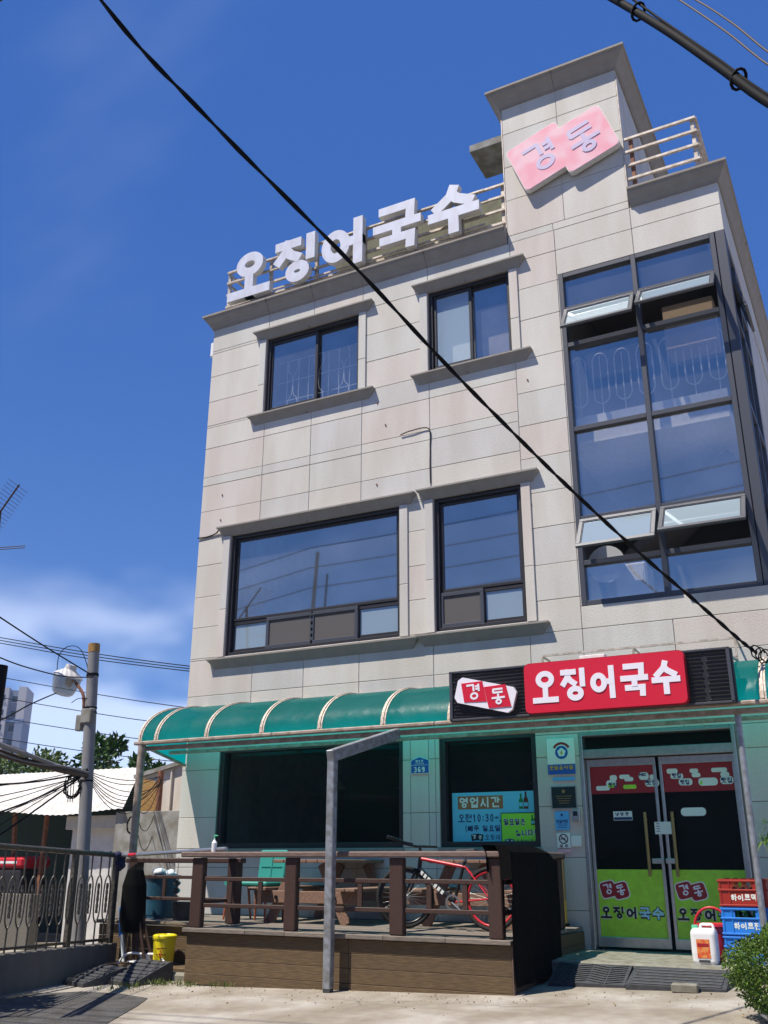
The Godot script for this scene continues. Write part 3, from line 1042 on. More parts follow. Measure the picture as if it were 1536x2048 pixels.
func vent(w, x0, x1, y, h, deg):
	# a top hung light pushed open
	var bs = Basis(Vector3.RIGHT, deg_to_rad(-deg))
	var g = Geo.new()
	rect_frame(g, x0, x1, -h, 0.0, 0.055, -0.02, 0.02)
	rect_frame(g, x0 + 0.055, x1 - 0.055, -h + 0.055, -0.055, 0.012, -0.012, 0.012)
	# frame and pane in one: two surfaces
	var m = g.mesh()
	var s = one_sheet(x0 + 0.05, x1 - 0.05, -h + 0.05, -0.05, 0.0)
	var a = []
	a.resize(Mesh.ARRAY_MAX)
	a[Mesh.ARRAY_VERTEX] = s.v
	a[Mesh.ARRAY_NORMAL] = s.n
	m.add_surface_from_arrays(Mesh.PRIMITIVE_TRIANGLES, a)
	m.surface_set_material(0, M.aluminium_grey)
	m.surface_set_material(1, M.glass_pale)
	var o = MeshInstance3D.new()
	o.name = "vent_light"
	o.mesh = m
	o.position = Vector3(0, y, 0.01)
	o.basis = bs
	w.add_child(o, true)

func curtain_wall(b):
	var w = group_node("stair_window", b)
	tag(w, "tall two bay glazed stair window with four opened lights")
	var X = [-3.28, -2.165, -1.07]
	var Y = [9.79, 9.17, 8.57, 7.22, 5.88, 5.25, 4.66]
	var g = Geo.new()
	for x in [-3.25, -2.17, -1.06]: g.slab(x - 0.035, x + 0.035, 4.66, 9.79, -0.13, 0.0, 0.005)
	for y in Y:
		var yy = clampf(y, 4.695, 9.755)
		g.slab(-3.215, -2.205, yy - 0.035, yy + 0.035, -0.12, -0.004, 0.005)
		g.slab(-2.135, -1.095, yy - 0.035, yy + 0.035, -0.12, -0.004, 0.005)
	part("frame", g, M.aluminium_grey, w)
	for j in 6:
		for i in 2:
			var x0 = [-3.215, -2.135][i]
			var x1 = [-2.205, -1.095][i]
			if j == 1 or j == 4:
				vent(w, x0 - 0.01, x1 + 0.01, Y[j] - 0.03, Y[j] - Y[j + 1] - 0.06, [34.0, 42.0][i] if j == 1 else [33.0, 40.0][i])
			else: part("pane", one_sheet(x0, x1, Y[j + 1] + 0.03, Y[j] - 0.03, -0.07), M.glass_sky, w)
	# corner post and the return along the side
	g = Geo.new()
	g.slab(-1.015, -0.885, 4.66, 9.80, -0.14, 0.004, 0.006)
	part("corner_post", g, M.aluminium_grey, w)
	g = Geo.new()
	for z in [-0.98, -1.86]: g.slab(-0.96, -0.89, 4.66, 9.80, z - 0.035, z + 0.035, 0.005)
	for y in Y:
		var yy = clampf(y, 4.695, 9.755)
		for q in [[-0.945, -0.145], [-1.825, -1.015]]: g.slab(-0.96, -0.893, yy - 0.035, yy + 0.035, q[0], q[1], 0.005)
	part("side_frame", g, M.aluminium_grey, w)
	g = Geo.new()
	for j in 6:
		for q in [[-0.945, -0.145], [-1.825, -1.015]]:
			if (j == 1 or j == 4) and q[0] > -1.0: continue
			g.quad(Vector3(-0.92, Y[j + 1] + 0.03, q[0]), Vector3(-0.92, Y[j + 1] + 0.03, q[1]), Vector3(-0.92, Y[j] - 0.03, q[1]), Vector3(-0.92, Y[j] - 0.03, q[0]), Vector3.RIGHT)
	part("side_pane", g, M.glass_sky, w)
	for j in [1, 4]:
		g = Geo.new()
		var bs = Basis(Vector3.BACK, deg_to_rad(14.0))
		for q in [[0.0, 0.0, 0.8, 0.05], [0.0, -0.49, 0.8, 0.05]]:
			g.box(Vector3(-0.89, Y[j] - 0.03, -0.545) + bs * Vector3(0.0, q[1] - 0.025, 0.0), Vector3(0.035, 0.05, 0.79), bs)
		for z in [-0.92, -0.17]: g.box(Vector3(-0.89, Y[j] - 0.03, z) + bs * Vector3(0, -0.27, 0), Vector3(0.034, 0.44, 0.05), bs)
		part("side_vent_light", g, M.aluminium_grey, w)
		g = Geo.new()
		var o = Vector3(-0.89, Y[j] - 0.03, 0)
		g.quad(o + bs * Vector3(0, -0.04, -0.9), o + bs * Vector3(0, -0.04, -0.19), o + bs * Vector3(0, -0.49, -0.19), o + bs * Vector3(0, -0.49, -0.9), bs * Vector3.RIGHT)
		part("side_vent_pane", g, M.glass_pale, w)
	# inside: landing, white stair rail, stored things
	g = Geo.new()
	g.slab(-3.40, -1.17, 7.1, 7.3, -3.45, -0.3)
	g.slab(-3.40, -1.17, 7.3, 7.56, -0.45, -0.38)
	part("landing", g, M.white_paint, w)
	g = Geo.new()
	for i in 7:
		var x = -3.2 + i * 0.325
		var pts = []
		for k in 17:
			var t = PI * k / 16.0
			pts.append(Vector3(x + 0.11 * cos(PI + t), 7.86 - 0.13 * sin(t), -0.42))
		pts.push_front(Vector3(x - 0.11, 8.42, -0.42))
		pts.append(Vector3(x + 0.11, 8.42, -0.42))
		var top = []
		for k in 17:
			var t = PI * k / 16.0
			top.append(Vector3(x + 0.11 * cos(t), 8.42 + 0.13 * sin(t), -0.42))
		g.tube(pts, 0.011, 5)
		g.tube(top, 0.011, 5)
		g.cyl(Vector3(x, 7.56, -0.42), Vector3(x, 8.5, -0.42), 0.009, 0.009, 5)
	part("stair_rail", g, M.white_paint, w)
	g = Geo.new()
	g.bar(Vector3(-3.3, 5.2, -1.6), Vector3(-1.3, 6.9, -1.6), 1.1, 0.14)
	g.bar(Vector3(-1.3, 7.5, -2.9), Vector3(-3.3, 9.6, -2.9), 1.1, 0.14)
	part("stair_flight", g, M.inside_wall, w)
	g = Geo.new()
	g.slab(-1.9, -1.2, 8.3, 9.02, -0.75, -0.35, 0.01)
	part("carton", g, M.cardboard, w)
	g = Geo.new()
	g.slab(-2.95, -2.5, 4.75, 5.32, -0.95, -0.5, 0.03)
	g.slab(-2.85, -2.55, 5.0, 5.2, -0.5, -0.49)
	g.cyl(Vector3(-3.0, 5.30, -0.35), Vector3(-3.0, 5.30, -0.45), 0.26, 0.22, 20)
	part("stored_heater", g, M.white_plastic, w)
	g = Geo.new()
	g.slab(-3.38, -1.2, 4.62, 4.68, -3.4, -0.3)
	part("window_board", g, M.inside_wall, w)

func entrance(b):
	var w = group_node("entrance_door", b)
	tag(w, "double glass door with red and green printed bands")
	var z = -0.12
	var g = Geo.new()
	g.slab(-3.448, -3.405, 0.53, 3.028, -0.2, 0.012, 0.005)
	g.slab(-1.615, -1.572, 0.53, 3.028, -0.2, 0.012, 0.005)
	g.slab(-3.404, -1.616, 2.985, 3.027, -0.2, 0.010, 0.005)
	g.slab(-3.404, -1.616, 2.715, 2.82, -0.19, 0.0, 0.005)
	part("frame", g, M.steel_satin, w)
	g = Geo.new()
	for q in [[-3.40, -2.545], [-2.505, -1.62]]:
		g.slab(q[0], q[1], 2.615, 2.705, z - 0.025, z + 0.025, 0.004)
		g.slab(q[0], q[1], 0.56, 0.67, z - 0.025, z + 0.025, 0.004)
		g.slab(q[0], q[0] + 0.035, 0.67, 2.615, z - 0.022, z + 0.022, 0.004)
		g.slab(q[1] - 0.035, q[1], 0.67, 2.615, z - 0.022, z + 0.022, 0.004)
	part("door_leaf", g, M.steel_satin, w)
	part("pane", one_sheet(-3.365, -2.58, 0.67, 2.615, z), M.glass_dark, w)
	part("pane", one_sheet(-2.47, -1.655, 0.67, 2.615, z), M.glass_dark, w)
	part("transom_pane", one_sheet(-3.40, -1.62, 2.82, 2.985, z), M.glass_dark, w)
	for x in [-2.71, -2.39]:
		g = Geo.new()
		g.cyl(Vector3(x, 1.34, z + 0.085), Vector3(x, 2.06, z + 0.085), 0.019, 0.019, 10)
		for y in [1.42, 1.98]: g.cyl(Vector3(x, y, z), Vector3(x, y, z + 0.085), 0.01, 0.01, 8)
		part("handle", g, M.brass, w)
	g = Geo.new()
	for x in [-2.62, -2.46]: g.slab(x - 0.065, x + 0.065, 1.48, 1.54, z + 0.005, z + 0.04, 0.006)
	part("lock", g, M.steel_satin, w)
	# printed bands on the leaves
	var s = z + 0.004
	for q in [[-3.364, -2.581], [-2.469, -1.656]]:
		g = Geo.new()
		g.slab(q[0], q[1], 2.29, 2.614, s, s + 0.001)
		part("red_band", g, M.label_red, w)
		g = Geo.new()
		g.slab(q[0], q[1], 0.672, 1.415, s, s + 0.001)
		part("green_band", g, M.label_green, w)
	var pale = Geo.new()
	var dark = Geo.new()
	var gold = Geo.new()
	var t = s + 0.0012
	for q in [[-3.30, 2.33, 0.17, 0.055], [-3.17, 2.36, 0.13, 0.09], [-3.12, 2.44, 0.09, 0.07], [-3.00, 2.46, 0.13, 0.05], [-2.94, 2.43, 0.11, 0.05], [-2.76, 2.44, 0.12, 0.09], [-2.69, 2.36, 0.17, 0.08], [-2.63, 2.44, 0.06, 0.06],
			[-2.42, 2.5, 0.13, 0.06], [-2.38, 2.44, 0.15, 0.06], [-2.29, 2.36, 0.16, 0.08], [-2.15, 2.5, 0.1, 0.05], [-2.13, 2.45, 0.1, 0.05], [-2.06, 2.35, 0.22, 0.09], [-1.9, 2.5, 0.18, 0.05], [-1.8, 2.44, 0.1, 0.06], [-1.81, 2.36, 0.15, 0.09]]:
		pale.bump += 1
		pale.extrude(round_rect(q[2], q[3], minf(q[2], q[3]) * 0.42), 0.0005 + 0.0003 * (pale.bump % 3), at2(q[0] + q[2] / 2, q[1] + q[3] / 2, t))
	write(dark, "MBC", at2(-2.755, 2.485, t + 0.001), [0.042, 0.035], 0.042, 0.009)
	write(dark, "맛집", at2(-2.685, 2.375, t + 0.001), [0.072, 0.06], 0.078, 0.010)
	write(dark, "맛집", at2(-1.80, 2.375, t + 0.001), [0.06, 0.06], 0.068, 0.009)
	for q in [[-3.14, 2.365], [-2.27, 2.37], [-2.36, 2.45]]:
		write(dark, "맛집", at2(q[0], q[1], t + 0.001), [0.05, 0.055], 0.056, 0.009)
	for q in [[-2.96, 2.34, 0.16], [-3.15, 2.36, 0.09], [-2.045, 2.36, 0.03]]: gold.extrude(round_rect(q[2], 0.05, 0.02), 0.0012, at2(q[0] + q[2] / 2, q[1] + 0.025, t))
	part("sticker", pale, M.paper_white, w)
	part("sticker_lettering", dark, M.ink_navy, w)
	part("sticker_accent", gold, M.label_green, w)
	# lower bands: badge and name
	for k in 2:
		var x0 = [-3.35, -2.455][k]
		var halo = Geo.new()
		var red = Geo.new()
		var white = Geo.new()
		for i in 2:
			var xf = tilted(x0 + 0.105 + i * 0.155, 1.19 - i * 0.01, t, 14)
			halo.extrude(round_rect(0.20, 0.20, 0.05), 0.0006 + 0.0004 * i, xf)
			red.extrude(round_rect(0.175, 0.175, 0.04), 0.0012 + 0.0004 * i, xf)
			write(white, "경동"[i], xf * at2(-0.055, -0.055, 0.0018), [0.115, 0.12], 0.1, 0.0155, 0.001, true)
		part("badge_edge", halo, M.paper_white, w)
		part("badge", red, M.label_red, w)
		part("badge_lettering", white, M.sign_white, w)
		var out = Geo.new()
		var ink = Geo.new()
		var blue = Geo.new()
		write(out, "오징어", at2(x0 - 0.008, 0.862, t), [0.146, 0.146], 0.153, 0.044, 0.0005, true)
		write(ink, "오징어", at2(x0, 0.87, t + 0.002), [0.13, 0.13], 0.153, 0.024)
		write(ink, "국수", at2(x0 + 0.451, 0.862, t), [0.146, 0.146], 0.153, 0.038, 0.0005)
		write(blue, "국수", at2(x0 + 0.459, 0.87, t + 0.002), [0.13, 0.13], 0.153, 0.022)
		part("name_edge", out, M.paper_white, w)
		part("name_lettering", ink, M.ink, w)
		part("name_lettering", blue, M.pale_blue_print, w)
	# small notices on the leaves
	box_part("notice", w, M.paper_white, -3.11, -2.88, 1.975, 2.08, s, s + 0.0012)
	g = Geo.new()
	g.extrude(round_rect(0.29, 0.095, 0.045), 0.0012, at2(-2.155, 2.058, s))
	part("notice", g, M.paper_white, w)
	box_part("notice", w, M.paper_white, -2.62, -2.425, 1.81, 1.95, z + 0.024, z + 0.0255)
	dark = Geo.new()
	write(dark, "냉방중", at2(-3.085, 2.025, s + 0.0014), [0.045, 0.042], 0.06, 0.007)
	dark.slab(-3.105, -2.885, 1.98, 2.012, s + 0.0012, s + 0.002)
	for i in 4: dark.slab(-2.60, -2.56, 1.84 + i * 0.028, 1.848 + i * 0.028, z + 0.0256, z + 0.0262)
	part("notice_lettering", dark, M.ink_navy, w)

func roof_things():
	# railing along the parapet, left of the tower
	var t = thing("roof_railing", "beige metal railing along the roof edge behind the white letters", "railing", Vector3.ZERO, "railings on the roof")
	for x in [-9.52, -8.6, -7.63, -6.66, -5.69, -4.85, -4.12]: box_part("post", t, M.rail_paint, x - 0.03, x + 0.03, 10.87, 11.83, -0.14, -0.08, 0.006)
	for y in [11.06, 11.31, 11.57, 11.80]: box_part("rail", t, M.rail_paint, -9.55, -4.05, y - 0.025, y + 0.025, -0.079, -0.04, 0.006)
	for y in [11.06, 11.31, 11.57, 11.80]: box_part("rail", t, M.rail_paint, -9.56, -9.52, y - 0.025, y + 0.025, -2.5, -0.15, 0.006)
	for z in [-1.2, -2.4]: box_part("post", t, M.rail_paint, -9.52, -9.46, 10.87, 11.83, z - 0.03, z + 0.03, 0.006)
	t = thing("roof_railing", "short beige metal railing on the roof corner right of the tower", "railing", Vector3.ZERO, "railings on the roof")
	for x in [-2.03, -1.12]: box_part("post", t, M.rust_paint if x < -2.0 else M.rail_paint, x - 0.03, x + 0.03, 10.87, 11.89, -0.11, -0.05, 0.006)
	for z in [-0.9, -1.8]: box_part("post", t, M.rail_paint, -1.15, -1.09, 10.87, 11.89, z - 0.03, z + 0.03, 0.006)
	for y in [11.12, 11.37, 11.62, 11.86]:
		box_part("rail", t, M.rail_paint, -2.12, -1.06, y - 0.025, y + 0.025, -0.049, -0.01, 0.006)
		box_part("rail", t, M.rail_paint, -1.088, -1.045, y - 0.025, y + 0.025, -1.9, -0.051, 0.006)
	# olive sheet wall on the roof
	var g = Geo.new()
	g.extrude(PackedVector2Array([Vector2(-7.1, 10.66), Vector2(-4.1, 10.66), Vector2(-4.1, 12.02), Vector2(-7.72, 12.02)]), 0.06, at2(0, 0, -0.66))
	solid("rooftop_screen", g, M.olive, "olive green sheet wall on the roof behind the white letters", "screen wall")
	g = Geo.new()
	g.slab(-9.86, -9.735, 10.12, 10.42, -0.25, -0.08, 0.02)
	solid("wall_box", g, M.white_plastic, "small pale box high on the left corner of the restaurant", "box")

# ------------------------------------------------------------ awning
func awning():
	var t = thing("awning", "long barrel shaped teal awning with white ribs over the shop front", "awning")
	var prof = []
	for k in 13:
		var a = deg_to_rad(90.0 * k / 12.0)
		prof.append(Vector2(1.1 * sin(a), 3.13 + 0.60 * cos(a)))
	var xs = [-9.65, -9.35, -8.45, -7.52, -6.60, -5.66, -4.73, -3.80, -2.87, -1.94, -1.09, -0.2]
	for i in xs.size() - 1:
		var g = Geo.new()
		for k in 12:
			var a = prof[k]
			var c = prof[k + 1]
			var n0 = Vector3(0, (a.y - 3.13) / 0.36, a.x / 1.21).normalized()
			var n1 = Vector3(0, (c.y - 3.13) / 0.36, c.x / 1.21).normalized()
			g.quad_s(Vector3(xs[i], a.y, a.x), Vector3(xs[i + 1], a.y, a.x), Vector3(xs[i + 1], c.y, c.x), Vector3(xs[i], c.y, c.x), n0, n0, n1, n1)
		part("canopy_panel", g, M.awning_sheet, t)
	for x in xs:
		var g = Geo.new()
		for k in 12:
			var a = prof[k]
			var c = prof[k + 1]
			g.bar(Vector3(x, a.y + 0.004, a.x + 0.004), Vector3(x, c.y + 0.004, c.x + 0.004), 0.07, 0.014, Vector3(0, a.y - 3.0, a.x + 0.05))
			g.bar(Vector3(x, a.y + 0.014, a.x + 0.014), Vector3(x, c.y + 0.014, c.x + 0.014), 0.022, 0.014, Vector3(0, a.y - 3.0, a.x + 0.05))
			g.bar(Vector3(x, a.y - 0.03, a.x - 0.02), Vector3(x, c.y - 0.03, c.x - 0.02), 0.035, 0.04, Vector3(0, a.y - 3.0, a.x + 0.05))
		part("rib", g, M.rib_white, t)
	# end cheek
	var pl = PackedVector2Array()
	for p in prof: pl.append(p)
	pl.append(Vector2(0.02, 2.88))
	var g = Geo.new()
	g.extrude(pl, 0.004, Transform3D(Basis(Vector3.BACK, Vector3.UP, Vector3.LEFT), Vector3(-9.66, 0, 0)))
	part("end_cheek", g, M.awning_sheet, t)
	g = Geo.new()
	g.bar(Vector3(-9.66, 2.88, 0.02), Vector3(-9.66, 3.09, 1.08), 0.035)
	part("end_bar", g, M.gutter, t)
	for i in 4:
		var a = -9.72 + i * 2.4
		g = Geo.new()
		g.slab(a, a + 2.395, 3.075, 3.125, 1.07, 1.16, 0.012)
		part("gutter", g, M.gutter, t)
	g = Geo.new()
	g.slab(-9.6, -0.2, 3.0, 3.06, 1.0, 1.06, 0.004)
	g.slab(-9.6, -0.2, 3.0, 3.05, 0.45, 0.5, 0.004)
	g.slab(-9.6, -0.2, 3.68, 3.74, 0.005, 0.04, 0.004)
	part("purlin", g, M.gutter, t)
	g = Geo.new()
	g.cyl(Vector3(-9.6, gy(-9.6, 1.1), 1.1), Vector3(-9.6, 3.08, 1.1), 0.055, 0.055, 14)
	part("post", g, M.gutter, t)
	g = Geo.new()
	g.cyl(Vector3(-1.385, 0.53, 1.0), Vector3(-1.385, 3.05, 1.0), 0.034, 0.034, 12)
	g.cyl(Vector3(-1.385, 3.03, 1.0), Vector3(-1.385, 3.06, 1.0), 0.06, 0.06, 14)
	part("post", g, M.galvanised, t)
	# steel post and rafter before the deck
	t = thing("steel_post_frame", "bare grey steel post with a sloping beam up to the awning", "post", Vector3(-5.48, gy(-5.48, 2.66), 2.66))
	g = Geo.new()
	g.slab(-0.045, 0.045, 0.03, 2.34, -0.045, 0.045, 0.008)
	part("column", g, M.galvanised, t)
	g = Geo.new()
	g.slab(-0.04, 0.04, 0.0, 0.035, -0.04, 0.04)
	part("foot", g, M.rubber, t)
	g = Geo.new()
	g.bar(Vector3(0.0, 2.35, 0.06), Vector3(0.06, 2.76, -1.48), 0.088, 0.13, Vector3.UP, 0.008)
	part("beam", g, M.galvanised, t)

# ------------------------------------------------------------ timber deck
func deck():
	var t = thing("wooden_deck", "brown timber deck with plank skirt and dark railing before the shop windows", "deck")
	var F = 0.78
	# floor boards
	for i in 20:
		var z = 2.44 - i * 0.122
		var x0 = -7.48 if z > 1.72 else -9.55
		var g = Geo.new()
		g.slab(x0, -3.53, F - 0.03 + rng.randf_range(-0.002, 0.002), F + rng.randf_range(-0.002, 0.002), z - 0.058, z + 0.058, 0.004)
		part("deck_board", g, M["deck_wood_%d" % (rng.randi() % 3)], t)
	# edge boards: short pieces along the front, one along each side
	var ex = [-7.49, -6.62, -6.1, -5.55, -4.9, -4.2, -3.515]
	for i in 6:
		var g = Geo.new()
		g.slab(ex[i] + 0.001, ex[i + 1] - 0.001, F - 0.04, F + 0.004, 2.503, 2.56, 0.005)
		part("edge_board", g, M["deck_wood_%d" % (i % 3)], t)
	box_part("edge_board", t, M.skirt_wood_2, -9.56, -7.5, F - 0.04, F + 0.003, 1.70, 1.75, 0.005)
	# skirts
	var ys = [0.205, 0.315, 0.46, 0.60, 0.735]
	for i in 4:
		box_part("skirt_plank", t, M["skirt_wood_%d" % [0, 2, 0, 1][i]], -7.46, -5.34, maxf(ys[i], 0.16), ys[i + 1] - 0.004, 2.47, 2.50, 0.003)
		box_part("skirt_plank", t, M["skirt_wood_%d" % [2, 0, 1, 0][i]], -5.336, -3.53, ys[i], ys[i + 1] - 0.004, 2.47, 2.50, 0.003)
		box_part("skirt_plank", t, M["skirt_wood_%d" % (i % 3)], -3.56, -3.531, ys[i], ys[i + 1] - 0.004, 0.02, 2.468, 0.003)
		box_part("skirt_plank", t, M["skirt_wood_%d" % (i % 3)], -9.52, -7.46, maxf(ys[i], 0.3), ys[i + 1] - 0.004, 1.68, 1.71, 0.003)
	box_part("corner_trim", t, M.rail_cap, -3.528, -3.515, 0.2, 0.735, 2.455, 2.505, 0.003)
	box_part("step_board", t, M.skirt_wood_0, -9.0, -7.7, 0.27, 0.31, 1.74, 2.12, 0.006)
	# railing: front run
	for q in [[-7.45, -7.29], [-6.16, -6.01], [-4.86, -4.70], [-3.76, -3.61]]: box_part("post", t, M.rail_wood, q[0], q[1], F + 0.005, 1.535, 2.41, 2.5, 0.01)
	for q in [[-7.6, -5.42], [-5.414, -3.535]]: box_part("top_rail", t, M.rail_cap, q[0], q[1], 1.54, 1.60, 2.33, 2.54, 0.012)
	for y in [1.305, 1.022]:
		for q in [[-7.29, -6.16], [-6.01, -4.86], [-4.70, -3.76]]: box_part("mid_rail", t, M.rail_wood, q[0], q[1], y - 0.022, y + 0.022, 2.43, 2.47, 0.005)
	for x in [-6.51, -6.92, -5.62, -5.23, -4.42, -4.02]: box_part("baluster", t, M.rail_wood, x - 0.028, x + 0.028, 1.046, 1.281, 2.435, 2.465, 0.004)
	# right end run towards the door
	for z in [1.55, 0.7]: box_part("post", t, M.rail_wood, -3.69, -3.56, F + 0.005, 1.535, z - 0.065, z + 0.065, 0.01)
	box_part("top_rail", t, M.rail_cap, -3.73, -3.535, 1.54, 1.60, 0.6, 2.325, 0.012)
	for y in [1.305, 1.022]: box_part("mid_rail", t, M.rail_wood, -3.66, -3.61, y - 0.022, y + 0.022, 0.72, 2.355, 0.005)
	# left: returns to the set back run
	box_part("post", t, M.rail_wood, -7.5, -7.36, F + 0.005, 1.535, 1.60, 1.74, 0.01)
	box_part("post", t, M.rail_wood, -9.08, -8.94, F + 0.005, 1.535, 1.60, 1.74, 0.01)
	box_part("top_rail", t, M.rail_wood, -7.5, -7.36, 1.54, 1.585, 1.76, 2.32, 0.01)
	box_part("top_rail", t, M.rail_wood, -9.15, -7.3, 1.475, 1.535, 1.62, 1.74, 0.01)
	for y in [1.305, 1.05]:
		box_part("mid_rail", t, M.rail_wood, -8.94, -7.5, y - 0.02, y + 0.02, 1.65, 1.69, 0.005)
		box_part("mid_rail", t, M.rail_wood, -7.45, -7.41, y - 0.02, y + 0.02, 1.742, 2.358, 0.005)
	for x in [-8.52, -8.0]: box_part("baluster", t, M.rail_wood, x - 0.025, x + 0.025, 1.072, 1.283, 1.652, 1.688, 0.004)
	# black tarpaulin hung over the right end of the railing
	var g = Geo.new()
	var nz = 28
	var ny = 20
	var P = func(i, j, s):
		var z = 2.555 - 1.5 * i / nz
		var k = float(j) / ny
		var y = 1.655 - 1.28 * k - (0.12 * maxf(0.0, float(i) / nz - 0.8) * 4.0 if j > 0 else 0.05 * pow(float(i) / nz, 6.0) * 4.0)
		var x = -3.485 + 0.010 * sin(i * 0.9 + 0.4 * sin(j * 0.35)) * (0.3 + k) + 0.006 * sin(i * 0.37 + j * 0.4) + 0.003 * sin(i * 2.1 - j * 0.8)
		if j == 0: x -= 0.04
		return Vector3(x + s, y, z)
	for i in nz:
		for j in ny: g.flat(P.call(i, j, 0.0), P.call(i + 1, j, 0.0), P.call(i + 1, j + 1, 0.0), P.call(i, j + 1, 0.0), Vector3.RIGHT)
		g.flat(P.call(i, 0, 0.0), P.call(i + 1, 0, 0.0), P.call(i + 1, 0, -0.26), P.call(i, 0, -0.26), Vector3.UP)
		for j in 4: g.flat(P.call(i, j, -0.26), P.call(i + 1, j, -0.26), P.call(i + 1, j + 1, -0.26), P.call(i, j + 1, -0.26), Vector3.LEFT)
	for j in 5: g.flat(P.call(0, j, 0.0), P.call(0, j + 1, 0.0), P.call(0, j + 1, -0.12), P.call(0, j, -0.12), Vector3.BACK)
	solid("black_tarpaulin", g, M.black_cloth, "black tarpaulin hung over the right end of the deck railing", "tarpaulin")
	furniture(F)

func picnic_table(label, at):
	var t = thing("picnic_table", label, "picnic table", at, "picnic tables on the deck")
	for z in [0.0, -1.15]:
		for s in [-1, 1]:
			var g = Geo.new()
			g.bar(Vector3(s * 0.55, 0.0, z), Vector3(s * 0.2, 0.69, z), 0.13, 0.045, Vector3.BACK, 0.006)
			part("leg", g, M.table_wood, t)
		var c = Geo.new()
		c.slab(-0.76, 0.76, 0.235, 0.375, z + 0.025, z + 0.065, 0.006)
		part("cross_beam", c, M.table_wood, t)
		c = Geo.new()
		for x in [-0.42, 0.42]: c.cyl(Vector3(x, 0.30, z + 0.06), Vector3(x, 0.30, z + 0.085), 0.022, 0.022, 8)
		part("bolt", c, M.cable, t)
	for k in 5:
		box_part("table_board", t, M.table_wood, -0.4 + k * 0.162, -0.246 + k * 0.162, 0.70, 0.74, -1.35, 0.2, 0.006)
	for s in [-0.7, -0.56, 0.56, 0.7]:
		box_part("bench_board", t, M.table_wood, s - 0.066, s + 0.066, 0.378, 0.415, -1.35, 0.2, 0.006)

